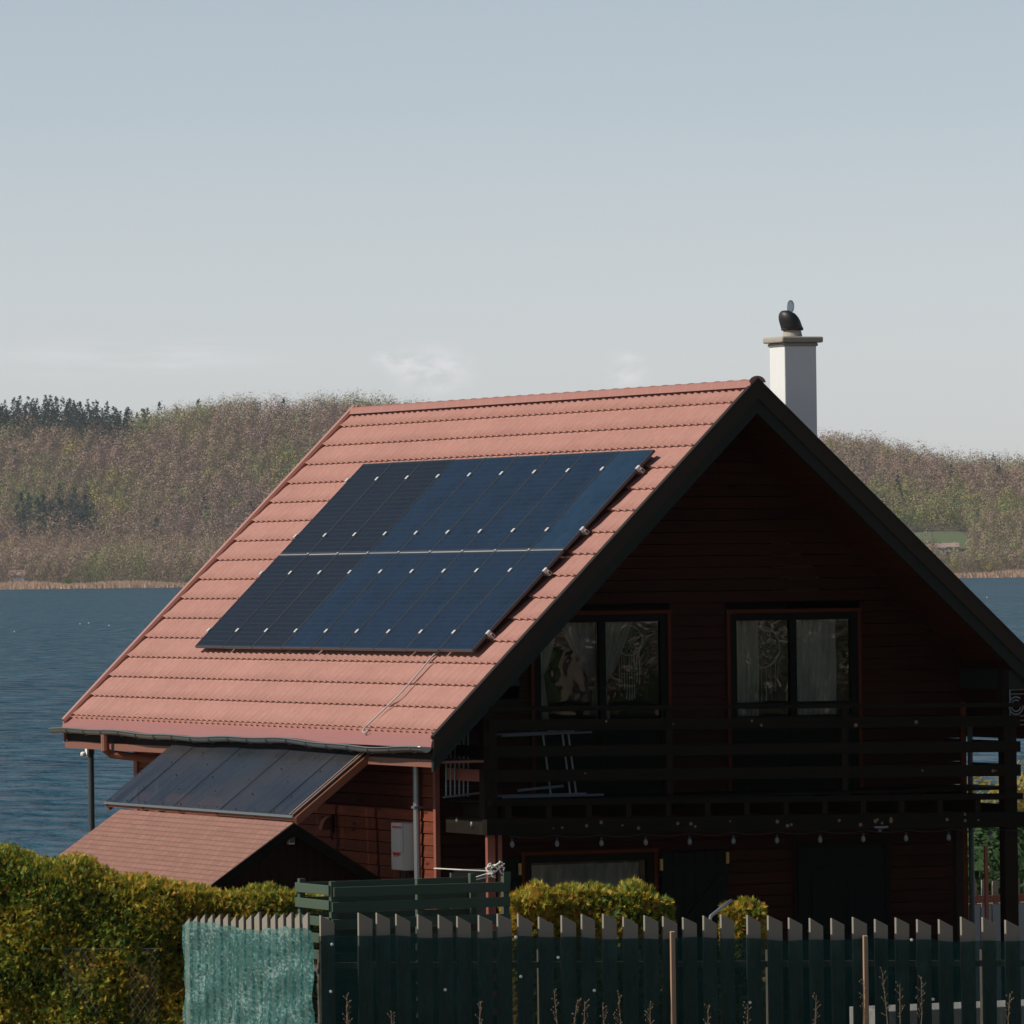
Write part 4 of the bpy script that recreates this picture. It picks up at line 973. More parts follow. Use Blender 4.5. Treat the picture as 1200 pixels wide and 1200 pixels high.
C = np.stack([x, y, Zg+hgt*.46-np.where(D_ > 4530, 2.5, 0)], -1); RAD = np.stack([cr, cr, hgt*.55], -1)
V, F, t = clumps(C[dec], RAD[dec], 430, .74, tint[dec], 'dec', .03, 11, soft=True)
tag(npmesh('deciduous_wood', V, F, M['wood_far'], attrs={'tint': t}, origin=(1400, 3900, 0), normals=clumps.normals), 'mauve brown spring wood of bare and budding trees covering the far hills', 'wood', kind='stuff')
RC = np.stack([cr*.95, cr*.95, hgt*.46], -1); CC = C.copy(); CC[:, 2] = Zg+hgt*.45
V, F, t = clumps(CC[con], RC[con], 260, 1.0, np.clip(r.random(con.sum()), 0, 1), 'con', .15, 12)
tag(npmesh('conifer_wood', V, F, M['conifer_far'], attrs={'tint': t}, origin=(1400, 3900, 0)), 'dark green conifers along the crest of the left hill', 'wood', kind='stuff')
# trunks glimpsed among the crowns
sel = np.where(dec & (r.random(len(pts)) < .25))[0]
tm = MB()
# belt of tall bare poplars between the hill foot and the shore wood (left part)
bl = []
for d in np.arange(4165, 4222, 9.5):
    for l in np.arange(-420, 215, 8.5): bl.append((l+r.uniform(-3, 3), d+r.uniform(-4, 4)))
bl = np.array(bl); Lb, Db = bl.T; x, y = world(Lb, Db); zb = hillz(Lb, Db); hb = r.uniform(14, 20, len(bl))
V, F, t = clumps(np.stack([x, y, zb+hb*.6], -1), np.stack([hb*.30, hb*.30, hb*.45], -1), 130, .42, r.random(len(bl)), 'bare', .12, 14)
tag(npmesh('poplar_belt', V, F, M['bare_far'], attrs={'tint': t}, origin=(1300, 3700, 0)), 'belt of bare orange-brown poplars at the foot of the far hill', 'wood', kind='stuff')
def trunks(name, Lx, Dx, hh, mat, rad, frac, seed, label, origin):
    rr = np.random.default_rng(seed); s = np.where(rr.random(len(Lx)) < frac)[0]; b = MB()
    for k in s:
        x, y = world(Lx[k], Dx[k]); z = float(hillz(Lx[k], Dx[k])); h = hh[k]
        p = Vector((float(x), float(y), z)); top = p+Vector((rr.uniform(-1, 1), rr.uniform(-1, 1), h*.75)); b.tube([p, (p+top)/2+Vector((rr.uniform(-.4, .4), 0, 0)), top], [rad, rad*.7, rad*.3], 4, cap=False)
        for _ in range(4):
            q0 = p+(top-p)*rr.uniform(.3, .7); q1 = q0+Vector((rr.uniform(-3, 3), rr.uniform(-3, 3), rr.uniform(2.5, 6))); b.tube([q0, q1], [rad*.5, rad*.15], 3, cap=False)
    o = b.build(name, mat, None); tag(o, label, 'tree trunks', kind='stuff')
trunks('poplar_trunks', Lb, Db, hb, M['palebark'] if False else pm('far trunk bark', (.22, .17, .13), (.34, .27, .21), .5, .9, bmp=0), .22, .5, 5, 'thin pale trunks among the far belt of bare poplars', None)
# shore wood
sl = []
for d in np.arange(3985, 4232, 9):
    for l in np.arange(-430, 430, 8):
        if d < 4120 or l > 266: sl.append((l+r.uniform(-3, 3), d+r.uniform(-3, 3)))
sl = np.array(sl); Ls, Ds = sl.T; PXs = 600+Ls*FL/Ds
keep = ~((PXs > 1085) & (PXs < 1120) & (Ds > 4040)); sl = sl[keep]; Ls, Ds = sl.T; PXs = PXs[keep]
x, y = world(Ls, Ds); zs = hillz(Ls, Ds); hs = np.where(PXs > 800, r.uniform(13, 19, len(sl)), r.uniform(18, 25, len(sl)))
ts = np.clip(.40+.25*r.normal(size=len(sl))+.12*np.sin(Ls*.05), 0, .85)
CS = np.stack([x, y, zs+hs*.52], -1); RS = np.stack([hs*.29, hs*.29, hs*.49], -1); V, F, t = clumps(CS, RS, 430, .62, ts, 'dec', .03, 21, soft=True)
tag(npmesh('shore_wood', V, F, M['wood_far'], attrs={'tint': t}, origin=(1250, 3600, 0), normals=clumps.normals), 'brown and olive wood standing along the far shore', 'wood', kind='stuff')
trunks('shore_trunks', Ls, Ds, hs, bpy.data.materials['far trunk bark'], .16, .12, 6, 'thin trunks in the wood along the far shore', None)
# reed fringe
n = 26000; lr = r.uniform(-430, 430, n); dr = 3944+r.random(n)*32*(.55+.45*np.sin(lr*.022+1)**2); x, y = world(lr, dr); z0 = hillz(lr, dr)
h = r.uniform(1.6, 3.4, n)*(.7+.5*np.sin(lr*.05)**2); w = .55
V = np.stack([np.stack([x-w*Rh[0], y-w*Rh[1], np.maximum(z0, WZ)-.3], -1), np.stack([x+w*Rh[0], y+w*Rh[1], np.maximum(z0, WZ)-.3], -1), np.stack([x+r.uniform(-.4, .4, n), y+r.uniform(-1, 1, n), np.maximum(z0, WZ)+h], -1)], 1).reshape(-1, 3)
tag(npmesh('reeds', V, np.arange(3*n).reshape(-1, 3), M['reed'], attrs={'tint': np.repeat(r.random(n), 3)}, origin=(1250, 3600, WZ)), 'pale dry reeds fringing the far shore', 'reeds', kind='stuff')

# single trees that stand out on the far shore
def far_tree(name, px, d, h, cr_, mat, label, group=None, kind='dec', per=420, tmean=.5, size=.55, zoff=0):
    l = (px-600)*d/FL; x, y = world(l, d); z = float(hillz(l, d))+zoff
    root = empty(name, (float(x), float(y), z), label, 'tree', group)
    b = MB(); b.tube([(float(x), float(y), z-.5), (float(x)+.2, float(y), z+h*.4), (float(x)-.2, float(y), z+h*.85)], [.3, .22, .07], 6)
    for k in range(7):
        q0 = Vector((float(x), float(y), z+h*random.uniform(.25, .6))); b.tube([q0, q0+Vector((random.uniform(-1, 1)*cr_*.8, random.uniform(-1, 1)*cr_*.8, h*random.uniform(.15, .35)))], [.12, .04], 4)
    b.build('trunk', M['palebark'] if kind == 'bare' else M['bark'], root)
    V, F, t = clumps(np.array([[float(x), float(y), z+h*(.56)]]), np.array([[cr_, cr_, h*.46]]), per, size, np.array([tmean]), kind, .25, int(px)+7)
    npmesh('crown', V, F, mat, root, {'tint': t})
far_tree('willow', 88, 3972, 15, 5.5, M['green_leaf'], 'fresh green tree, largest on the left shore in front of the brown wood', tmean=.75)
far_tree('willow', 106, 3975, 12, 5, M['green_leaf'], 'olive green tree just right of the large fresh green one on the left shore', tmean=.6)
far_tree('shrub', 72, 3966, 5, 3.4, M['green_leaf'], 'small green shrub by the reeds, left of the fresh green tree', tmean=.6)
far_tree('shrub', 218, 3972, 6, 4, M['green_leaf'], 'green shrub at the reed edge next to the roof verge', tmean=.4)
far_tree('poplar', 154, 4140, 21, 5, M['bare_far'], 'white-trunked bare tree standing above the left shore wood', kind='bare', per=160, size=.35)
far_tree('poplar', 168, 4142, 19, 5, M['bare_far'], 'bare pale-trunked tree just right of the white-trunked one', kind='bare', per=190, size=.35)
far_tree('shrub', 1110, 3962, 8, 4.2, M['yellow_leaf'], 'round yellow shrub at the reeds beside the house roof, on the right shore', tmean=.4)
far_tree('shrub', 1151, 3960, 7, 3, M['yellow_leaf'], 'smaller orange-yellow shrub on the right shore between brown trees', tmean=.25)
far_tree('field_tree', 1156, 4128, 9, 8, M['yellow_leaf'], 'broad yellow-olive tree at the edge of the right-hand field', tmean=.0)
far_tree('field_tree', 1196, 4128, 8, 6, M['green_leaf'], 'low green tree at the right edge behind the right shore wood', tmean=.8)
for k, (px, h) in enumerate(((1052, 15), (1062, 17), (1107, 16), (1116, 17), (1136, 15))):
    far_tree('field_tree', px, 4236, h, 3.6, M['yellow_leaf'] if k in (2, 3) else M['green_leaf'], ['green tree at the left end of the tree row above the field', 'second green tree from the left in the row above the field', 'orange-yellow tree in the row above the field, left of its twin', 'orange-yellow tree in the row above the field, right of its twin', 'fresh green tree right of the two orange-yellow ones above the field'][k], 'tree row above the field', tmean=.25 if k in (2, 3) else .55)
far_tree('crest_tree', 1163, 4560, 20, 8.5, M['green_leaf'], 'broad round green tree on the crest of the right hill', tmean=.15)
def far_house(name, px, d, w, dep, h, rh, label, nwin=2):
    l = (px-600)*d/FL; x, y = world(l, d); z = float(hillz(l, d)); P = Vector((float(x), float(y), z))
    root = empty(name, P, label, 'house'); ex = Vector((Rh[0], Rh[1], 0)); ey = Vector((Fh[0], Fh[1], 0)); ez = Vector((0, 0, 1))
    q = lambda a, b_, c: P+ex*a+ey*b_+ez*c
    b = MB(); b.hexa([q(-w/2, 0, -1), q(w/2, 0, -1), q(w/2, dep, -1), q(-w/2, dep, -1), q(-w/2, 0, h), q(w/2, 0, h), q(w/2, dep, h), q(-w/2, dep, h)]); b.build('wall', M['farwall'], root)
    b = MB(); b.prism([q(-w/2-.4, -.4, h+.02), q(-w/2-.4, dep+.4, h+.02), q(-w/2-.4, dep/2, h+rh)], ex*(w+.8)); rf = b.build('roof', M['farroof'], root)
    b = MB(); b.hexa([q(w*.2, dep/2, h+rh*.5), q(w*.2+.6, dep/2, h+rh*.5), q(w*.2+.6, dep/2+.6, h+rh*.5), q(w*.2, dep/2+.6, h+rh*.5), q(w*.2, dep/2, h+rh+.8), q(w*.2+.6, dep/2, h+rh+.8), q(w*.2+.6, dep/2+.6, h+rh+.8), q(w*.2, dep/2+.6, h+rh+.8)]); b.build('chimney', M['farwall'], rf)
    for k in range(nwin):
        a = -w/2+(k+.5)*w/nwin
        b = MB(); b.hexa([q(a-.5, -.05, 1), q(a+.5, -.05, 1), q(a+.5, .02, 1), q(a-.5, .02, 1), q(a-.5, -.05, 2.3), q(a+.5, -.05, 2.3), q(a+.5, .02, 2.3), q(a-.5, .02, 2.3)]); b.build('window', M['frame_dark'], root)
far_house('far_house', 13, 3998, 9, 7, 6.5, 3, 'small white house half hidden in the wood on the left shore', 3)
far_house('farmhouse', 1106, 4128, 9, 7, 2.8, 2.4, 'long pale low house with a pinkish roof below the field on the right', 3)
far_house('farmhouse', 1094, 4120, 6, 6, 4, 2.5, 'small pale house left of the long pinkish-roofed one on the right', 2)
# buoys / white dots on the lake
for k, (px, py, lab) in enumerate(((126, 733, 'small white buoy on the lake, the brightest left of the roof'), (102, 730, 'small white buoy on the lake just left of the brightest one'), (15, 740, 'small white buoy on the lake near the left edge'), (92, 731, 'small white buoy on the lake, middle one of the left group'), (1155, 700, 'small white buoy on the lake right of the house roof'))):
    hzn = 668.0+(600-px)*.01235; d = (2.02-WZ)/((py-hzn)/FL); l = (px-600)*d/FL
    x = CAM[0]+Fh[0]*d+Rh[0]*l; y = CAM[1]+Fh[1]*d+Rh[1]*l; s = d/1000*.09
    root = empty('buoy', (x, y, WZ), lab, 'buoy', 'white buoys on the lake')
    b = MB(); b.lathe((x, y, WZ), [(s*.5, -s*.5), (s, -s*.1), (s*1.05, s*.3), (s*.7, s*.8), (s*.2, s*1.0)], 12); b.build('float', M['white_plastic'], root, smooth=True)
    b = MB(); b.tube([(x, y, WZ+s), (x, y, WZ+s*1.8)], s*.1, 6); b.build('ring_stem', M['white_plastic'], root)

# ------------------------------------------------------------------ fences
A = R(-6); fd = np.array([math.cos(A), math.sin(A)]); fn = np.array([math.sin(A), -math.cos(A)])     # fn points to the camera
FP = np.array([-8.3, -6.0])
def fp(s, o, z): q_ = FP+fd*s+fn*o; return (q_[0], q_[1], z)
PK = [0.01, 0.45, 0.66, 0.89, 1.14, 1.38, 1.6, 1.84, 2.06, 2.3, 2.55, 2.81, 3.05, 3.3, 3.54, 3.79, 4.01, 4.25, 4.49, 4.7, 5.01, 5.26, 5.51, 5.76, 6.02, 6.28, 6.54, 6.79, 7.05, 7.32, 7.59, 7.85, 8.13]
PK += [8.13+.26*k for k in range(1, 9)]
fence = empty('picket_fence', (-4.4, -6.9, -3.3), 'weathered grey picket fence with slanted tops behind the dark green net, across the front', 'fence')
def slanted(b, P, ex, en, w, th, zb, ztop, drop):
    P = Vector(P); ex = Vector((*ex, 0)); en = Vector((*en, 0))
    q = lambda a, c, z: (P.x+ex.x*a+en.x*c, P.y+ex.y*a+en.y*c, z)
    b.hexa([q(0, 0, zb), q(w, 0, zb), q(w, -th, zb), q(0, -th, zb), q(0, 0, ztop), q(w, 0, ztop-drop), q(w, -th, ztop-drop), q(0, -th, ztop)])
for k, s in enumerate(PK):
    zt_ = -1.74-.033*s+random.uniform(-.022, .022)
    b = MB(); w = random.uniform(.150, .172); lean = random.uniform(-.012, .012)
    P = fp(s, 0, 0); slanted(b, P, fd, fn, w, .055, -3.45, zt_, .085+random.uniform(-.012, .012))
    b.v = [(x+(z+2.6)*lean*.6*(1 if z > -3 else 0), y, z) for x, y, z in b.v]
    o = b.build('picket', M['picket'], fence, bevel=.004)
for z in (-2.32, -3.05):
    b = MB(); a = fp(.0, -.08, z); c = fp(9.9, -.08, z-.25); b.bar(a, c, .04, .07); b.build('fence_rail', M['picket'], fence)
for s in (0.03, 2.58, 5.29, 7.88):
    b = MB(); q_ = fp(s+.035, -.16, 0); b.box((q_[0]-.035, q_[1]-.04, -3.6), (q_[0]+.035, q_[1]+.04, -2.15-.0275*s)); b.build('fence_post', M['picket'], fence)
fence2 = empty('picket_fence', (-8.4, -4, -3.3), 'sunlit pale picket fence running back behind the bright green net towards the left hedge', 'fence')
for k in range(16):
    y = -5.75+k*.245
    b = MB(); slanted(b, (-8.34, y, 0), (0, 1), (-1, 0), random.uniform(.14, .165), .03, -3.4, -1.72+random.uniform(-.02, .02)-.014*k, .07)
    b.build('picket', M['picket'], fence2, bevel=.004)
for z in (-2.35, -3.0):
    b = MB(); b.bar((-8.27, -5.9, z), (-8.27, -1.9, z-.05), .04, .07); b.build('fence_rail', M['picket'], fence2)
# shade nets
def net(name, f, s0, s1, ztop, zbot, label, n=160, rows=36, amp=.02, seed=1):
    rr = np.random.default_rng(seed); ph = rr.uniform(0, 6, 6); V = []
    for j in range(rows+1):
        for i_ in range(n+1):
            u = i_/n; s = s0+(s1-s0)*u; t = j/rows; z = zbot(s)*(1-t)+ztop(s)*t
            o = amp*(math.sin(s*7+ph[0]+t*2)*.5+math.sin(s*17+ph[1]-t*5)*.3+math.sin(t*9+s*2.2+ph[2])*.9+ .7*math.sin(t*19+s*1.3+ph[3])*math.sin(s*3.1+t*4))
            V.append(f(s, .035+amp*1.6+o, z))
    idx = np.arange((rows+1)*(n+1)).reshape(rows+1, n+1); F = np.stack([idx[:-1, :-1], idx[:-1, 1:], idx[1:, 1:], idx[1:, :-1]], -1).reshape(-1, 4)
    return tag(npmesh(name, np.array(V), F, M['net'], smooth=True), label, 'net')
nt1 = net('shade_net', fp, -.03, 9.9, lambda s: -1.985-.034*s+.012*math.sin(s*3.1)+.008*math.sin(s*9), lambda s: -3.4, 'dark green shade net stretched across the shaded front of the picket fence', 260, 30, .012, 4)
f2 = lambda s, o, z: (-8.345-o, -6.0+s, z)
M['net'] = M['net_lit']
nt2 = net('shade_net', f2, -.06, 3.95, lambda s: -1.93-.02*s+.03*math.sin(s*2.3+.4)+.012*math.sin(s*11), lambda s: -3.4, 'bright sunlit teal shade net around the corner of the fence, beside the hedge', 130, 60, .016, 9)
b = MB()
for s, z in ((.12, -2.08), (1.42, -2.62), (2.25, -2.06), (2.3, -2.5), (.1, -2.6), (3.16, -2.68), (6.95, -2.22), (5.0, -2.87), (7.2, -2.9), (2.74, -2.30)):
    p = fp(s, .075, z); b.lathe(p, [(.018, .006), (.018, -.004), (.006, -.01)], 8, 'y')
b.build('washer', M['clamp'], nt1)
for s, z0, lab in ((4.08, -2.05, 'tan wooden stake in front of the dark net, left of the two'), (6.38, -2.16, 'brown wooden stake in front of the dark net, right of the two')):
    b = MB(); p = fp(s, .10, 0); b.hexa([(p[0]-.028, p[1]-.02, -3.5), (p[0]+.028, p[1]-.02, -3.5), (p[0]+.028, p[1]+.02, -3.5), (p[0]-.028, p[1]+.02, -3.5), (p[0]-.026, p[1]-.018, z0), (p[0]+.026, p[1]-.018, z0), (p[0]+.026, p[1]+.018, z0+.01), (p[0]-.026, p[1]+.018, z0+.01)])
    tag(b.build('wooden_stake', M['stake'], None, bevel=.004), lab, 'stake', 'stakes in front of the net')

# green slatted box
bx = empty('slatted_bin', (-6.6, -4.3, -3.4), 'green painted slatted compost bin, its left side sunlit and its front in shade', 'compost bin')
x0, x1, y0, y1 = -7.68, -5.48, -4.8, -3.75
for k, z in enumerate((-1.55, -1.72, -1.91, -2.10, -2.29, -2.48, -2.67, -2.86, -3.05, -3.24, -3.43)):
    dz = .055
    b = MB(); b.box((x0-.012, y0+.03, z-dz+random.uniform(-.006, .006)), (x0+.012, y1, z+dz)); b.build('side_slat', M['greenpaint'], bx, bevel=.004)
    b = MB(); b.box((x0+.02 if k else x0+.04, y0-.012, z-dz-.02), (x1, y0+.012, z+dz-.02)); b.build('front_slat', M['greenpaint'], bx, bevel=.004)
    b = MB(); b.box((x0+.02, y1-.012, z-dz), (x1, y1+.012, z+dz)); b.build('back_slat', M['greenpaint'], bx)
for x, y in ((x0+.05, y0+.05), (x0+1.1, y0+.05), (x1-.04, y0+.05), (x0+.05, y1-.05), (x1-.04, y1-.05)):
    b = MB(); b.box((x-.035, y-.035, -3.5), (x+.035, y+.035, -1.45)); b.build('corner_post', M['greenpaint'], bx)
b = MB(); b.box((x1-.09, y0-.035, -1.53), (x1-.005, y0-.014, -1.40)); b.build('end_block', M['greenpaint'], bx)

# ------------------------------------------------------------------ hedges
def spray_soup(P, Nn, size, tint, seed, leaf=7, width=.17, curl=.5):
    r = np.random.default_rng(seed); n = len(P)
    D = Nn*.7+r.normal(size=(n, 3))*.55+np.array([0, 0, .35]); D /= np.linalg.norm(D, axis=1, keepdims=True)
    Sd = np.cross(D, r.normal(size=(n, 3))); Sd /= np.linalg.norm(Sd, axis=1, keepdims=True)
    sz = size*(.55+.9*r.random(n)); T = []; tt = []
    for k in range(leaf):
        u = (k+.5)/leaf; sg = 1 if k % 2 else -1
        base = P+D*(sz*u*.75)[:, None]
        dirn = D*.75+Sd*sg*(.75-.45*u)+r.normal(size=(n, 3))*.12; dirn /= np.linalg.norm(dirn, axis=1, keepdims=True)
        ln = sz*(.62-.28*u); wv = np.cross(dirn, np.cross(D, Sd)); wv = wv/np.maximum(np.linalg.norm(wv, axis=1, keepdims=True), 1e-5)
        T.append(np.stack([base-wv*(ln*width)[:, None], base+wv*(ln*width)[:, None], base+dirn*ln[:, None]], 1)); tt.append(np.repeat(np.clip(tint+.10*r.normal(size=n)+.12*(u-.5), 0, 1), 3))
    V = np.concatenate([x.reshape(-1, 3) for x in T]); return V, np.arange(len(V)).reshape(-1, 3), np.concatenate(tt)
def hedge(name, path, thick, dens, label, size=.085, seed=1, zb=-3.5, tb=0., lump=.06):
    r = np.random.default_rng(seed); path = np.array(path, float)
    if len(path) > 2:     # round the corners of the path
        k0 = np.concatenate([[0], np.cumsum(np.linalg.norm(np.diff(path, axis=0), axis=1))]); kk = np.linspace(0, k0[-1], int(k0[-1]/.2)+8); path = np.stack([np.interp(kk, k0, path[:, q]) for q in range(3)], -1)
        for _ in range(14): path[1:-1] = (path[:-2]+2*path[1:-1]+path[2:])/4
    seg = np.linalg.norm(np.diff(path[:, :2], axis=0), axis=1); cs = np.concatenate([[0], np.cumsum(seg)]); Ltot = cs[-1]
    def frame(s):
        x = np.interp(s, cs, path[:, 0]); y = np.interp(s, cs, path[:, 1]); z = np.interp(s, cs, path[:, 2])
        k = np.clip(np.searchsorted(cs, s, side='right')-1, 0, len(seg)-1); d = (path[k+1, :2]-path[k, :2])/seg[k][..., None]; return x, y, z, d
    def surf(s, w):     # w in 0..1: around cross-section front-bottom > top > back-bottom
        x, y, zt_, d = frame(s); nx, ny = d[:, 1], -d[:, 0]      # front normal (towards camera side)
        hh = zt_-zb; per_ = 2*hh+thick; a = w*per_
        side = np.where(a < hh, 1, np.where(a < hh+thick, 0, -1))
        off = np.where(side == 1, thick/2, np.where(side == 0, thick/2-(a-hh), -thick/2)); z = np.where(side == 1, zb+a, np.where(side == 0, zt_, zt_-(a-hh-thick)))
        # round shoulders
        ed = np.minimum(1, np.abs(z-zt_)/.25); off = off*np.where(side != 0, .80+.20*np.sqrt(ed), 1); z = z-np.where(side == 0, (np.abs(off)/(thick/2))**4*.10, 0)
        lm = lump*(.5*np.sin(s*2.3+z*1.9+seed)+.7*np.sin(s*5.1-z*3.3+1)+.6*np.sin(s*9.7+z*7.7)+.5*np.sin(s*17+off*9+z*13))
        N_ = np.stack([nx*np.where(side == 0, 0, side), ny*np.where(side == 0, 0, side), np.where(side == 0, 1., .12)], -1)
        e = np.minimum(s, Ltot-s); sh = np.sqrt(np.clip(e/.25, .0, 1)); off = off*(.55+.45*sh); 
        Pp = np.stack([x+nx*off, y+ny*off, z-(1-sh)*.15], -1)+N_*lm[:, None]
        return Pp, N_, lm
    root = empty(name, (*path.mean(0)[:2], zb), label, 'hedge')
    ns, nw = max(20, int(Ltot/.09)), 60; ss = np.repeat(np.linspace(0.0, Ltot, ns), nw); ww = np.tile(np.linspace(0, 1, nw), ns)
    Pp, N_, lm = surf(ss, ww); Pp = Pp-N_*.07; idx = np.arange(ns*nw).reshape(ns, nw); F = np.stack([idx[:-1, :-1], idx[1:, :-1], idx[1:, 1:], idx[:-1, 1:]], -1).reshape(-1, 4)
    # close the ends
    ec = []
    for e in (0, ns-1):
        c = Pp[idx[e]].mean(0); Pp = np.concatenate([Pp, [c]]); ec.append(len(Pp)-1)
    F = np.concatenate([F] + [np.stack([idx[e][:-1], idx[e][1:], np.full(nw-1, ec[j]), np.full(nw-1, ec[j])], -1) for j, e in enumerate((0, ns-1))])
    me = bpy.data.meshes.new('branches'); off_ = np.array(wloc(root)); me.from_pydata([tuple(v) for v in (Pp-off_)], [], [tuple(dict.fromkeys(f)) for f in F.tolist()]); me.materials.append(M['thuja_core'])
    o = bpy.data.objects.new('branches', me); COL.objects.link(o); o.parent = root  # solid dark core added to block light, in place of inner branches
    area = Ltot*(2*(path[:, 2].mean()-zb)+thick); n = int(area*dens); s = r.random(n)*Ltot; w = r.random(n)
    # ends too
    Pp, N_, lm = surf(s, w); Pp = Pp-N_*(r.random(n)*.10)[:, None]
    ne = int(2*thick*(path[:, 2].mean()-zb)*dens); se = np.where(r.random(ne) < .5, 0.0, Ltot); x, y, zt_, d = frame(se); o_ = (r.random(ne)-.5)*thick*.6; zz = zb+(zt_-zb)*r.random(ne)-.05
    sg = np.where(se > 0, 1, -1); Pe = np.stack([x+d[:, 1]*o_+d[:, 0]*sg*.03, y-d[:, 0]*o_+d[:, 1]*sg*.03, zz], -1); Ne = np.stack([d[:, 0]*sg, d[:, 1]*sg, np.zeros(ne)], -1)
    Pp = np.concatenate([Pp, Pe]); N_ = np.concatenate([N_, Ne]); n = len(Pp)
    patch = np.sin(Pp[:, 0]*2.1+Pp[:, 2]*2.7+seed)*np.sin(Pp[:, 1]*1.7-Pp[:, 2]*3.1)
    tint = np.clip(.50+tb+.22*patch+.26*r.normal(size=n), 0, 1)
    V, F, t = spray_soup(Pp, N_, size, tint, seed+5)
    npmesh('foliage', V, F, M['thuja'], root, {'tint': t}); return root
hedge('thuja_hedge', [(-14.0, 4.0, -1.15), (-11.6, 1.9, -1.15), (-10.1, .65, -1.16), (-9.4, .1, -1.29), (-8.95, -.22, -1.42), (-8.5, -.5, -1.58), (-7.9, -.75, -1.72), (-7.4, -.88, -1.75), (-6.9, -.95, -1.72), (-6.25, -1.0, -1.77)], 1.0, 3900, 'large golden green thuja hedge filling the lower left, sunlit', .078, 1)
hedge('thuja_hedge', [(-5.28, -4.45, -1.68), (-4.6, -4.5, -1.64), (-4.0, -4.6, -1.68), (-3.55, -4.7, -1.76)], .62, 3000, 'trimmed golden thuja hedge behind the dark net, between the green bin and the small shrub', .095, 2, tb=.05)
hedge('thuja_shrub', [(-2.70, -4.75, -1.84), (-2.56, -4.8, -1.80), (-2.42, -4.85, -1.84)], .34, 3000, 'small clipped green-gold thuja shrub standing alone behind the fence, right of the trimmed hedge', .09, 3, tb=-.1)
# wire mesh against the left hedge
b = MB()
wp = [np.array(p_) for p_ in ((-8.33, -1.45), (-8.95, -1.02), (-9.75, -.42), (-10.6, .25), (-12.2, 1.6))]
wc = np.concatenate([[0], np.cumsum([np.linalg.norm(wp[k+1]-wp[k]) for k in range(4)])])
def wpt(s, z): 
    return (float(np.interp(s, wc, [p_[0] for p_ in wp]))+.12, float(np.interp(s, wc, [p_[1] for p_ in wp]))+.11, z)
for s in [q for q in np.arange(0, wc[-1], .09) if (.25 < q < .6 or .95 < q < 1.35 or 1.9 < q < 2.2)]:
    for dr_ in (1, -1):
        pts = []
        for k in range(17): pts.append(wpt(min(max(s+dr_*k*.07*.0+((k % 2)*.045*dr_), 0), wc[-1]), -3.3+k*.06))
        b.tube(pts, .0022, 3, cap=False)
for z_ in (-2.34, -3.3): b.tube([wpt(s, z_) for s in np.arange(.2, 2.4, .1)], .0022, 3, cap=False)
tag(b.build('wire_mesh', M['wire'], None), 'fine grey wire netting fixed against the lower face of the left hedge', 'wire mesh')

# pale kerb, pipe, stalks
b = MB(); b.box((-.62, -4.62, -3.7), (3.2, -3.6, -3.17)); tag(b.build('kerb', M['kerb'], None, bevel=.01), 'pale concrete kerb seen low through the net at lower right', 'kerb')
b = MB(); b.tube([(-3.30, -5.4, -3.5), (-3.26, -5.35, -2.1), (-3.18, -5.25, -1.96), (-2.95, -5.1, -1.86), (-2.80, -5.0, -1.80)], .020, 8)
tag(b.build('handrail_pipe', M['pipe_grey'], None, smooth=True), 'bent grey metal pipe sticking up beside the small shrub', 'pipe')
wd = [(.18, .42), (.24, .30), (.62, .22), (1.62, .30), (2.62, .40), (2.78, .28), (2.93, .26), (3.12, .22), (3.30, .34), (3.65, .22), (4.35, .16), (6.22, .40), (6.45, .52), (6.66, .34), (6.85, .42), (5.65, .24), (7.9, .2), (4.75, .18)]
for k, (s, h) in enumerate(wd):
    rr = random.Random(k+3); base = Vector(fp(s, .35+rr.uniform(0, .3), -3.45)); top = base+Vector((rr.uniform(-.08, .08), 0, h+.42))
    b = MB(); b.tube([base, base+(top-base)*.5+Vector((rr.uniform(-.03, .03), 0, 0)), top], [.006, .005, .003], 5)
    for j in range(14):
        t = .45+.55*j/14; q0 = base+(top-base)*t; q1 = q0+Vector((rr.uniform(-.05, .05), rr.uniform(-.03, .03), rr.uniform(.02, .06))); b.tube([q0, q1], [.003, .002], 4)
        b.lathe(q1, [(.002, -.008), (.008, 0), (.002, .01)], 6)
    tag(b.build('dry_weed', M['stalk'], None), 'dry brown weed stalk in front of the dark net at the bottom', 'weed', 'dry weeds along the foot of the net')
# small shrub tips over the hedge, leafy plants beyond
def leafy(name, x, y, z, h, cr_, mat, label, cat='tree', group=None, per=1500, size=.12, tmean=.5, kind='dec', trunk=.06):
    root = empty(name, (x, y, z), label, cat, group)
    b = MB(); b.tube([(x, y, z-.3), (x+.03*h, y, z+h*.45), (x, y, z+h*.85)], [trunk, trunk*.7, trunk*.25], 8)
    for k in range(9):
        a = random.uniform(0, 6.28); q0 = Vector((x, y, z+h*random.uniform(.2, .65))); b.tube([q0, q0+Vector((math.cos(a)*cr_*.7, math.sin(a)*cr_*.7, h*.2))], [trunk*.4, trunk*.12], 5)
    b.build('trunk', M['bark'], root)
    if kind == 'con': V, F, t = clumps(np.array([[x, y, z+h*.54]]), np.array([[cr_, cr_, h*.46]]), per, size, np.array([tmean]), 'con', .22, int(abs(x*10))+3)
    else: V, F, t = clumps(np.array([[x, y, z+h*.58]]), np.array([[cr_, cr_, h*.42]]), per, size, np.array([tmean]), 'dec', .22, int(abs(x*10))+3)
    npmesh('crown', V, F, mat, root, {'tint': t}); return root
leafy('conifer', -7.2, 25, -4.1, 2.2, .5, M['dark_leaf'], 'small dark conifer tip showing over the left hedge against the lake', per=900, size=.07, kind='con')
HAZE = 0.00003
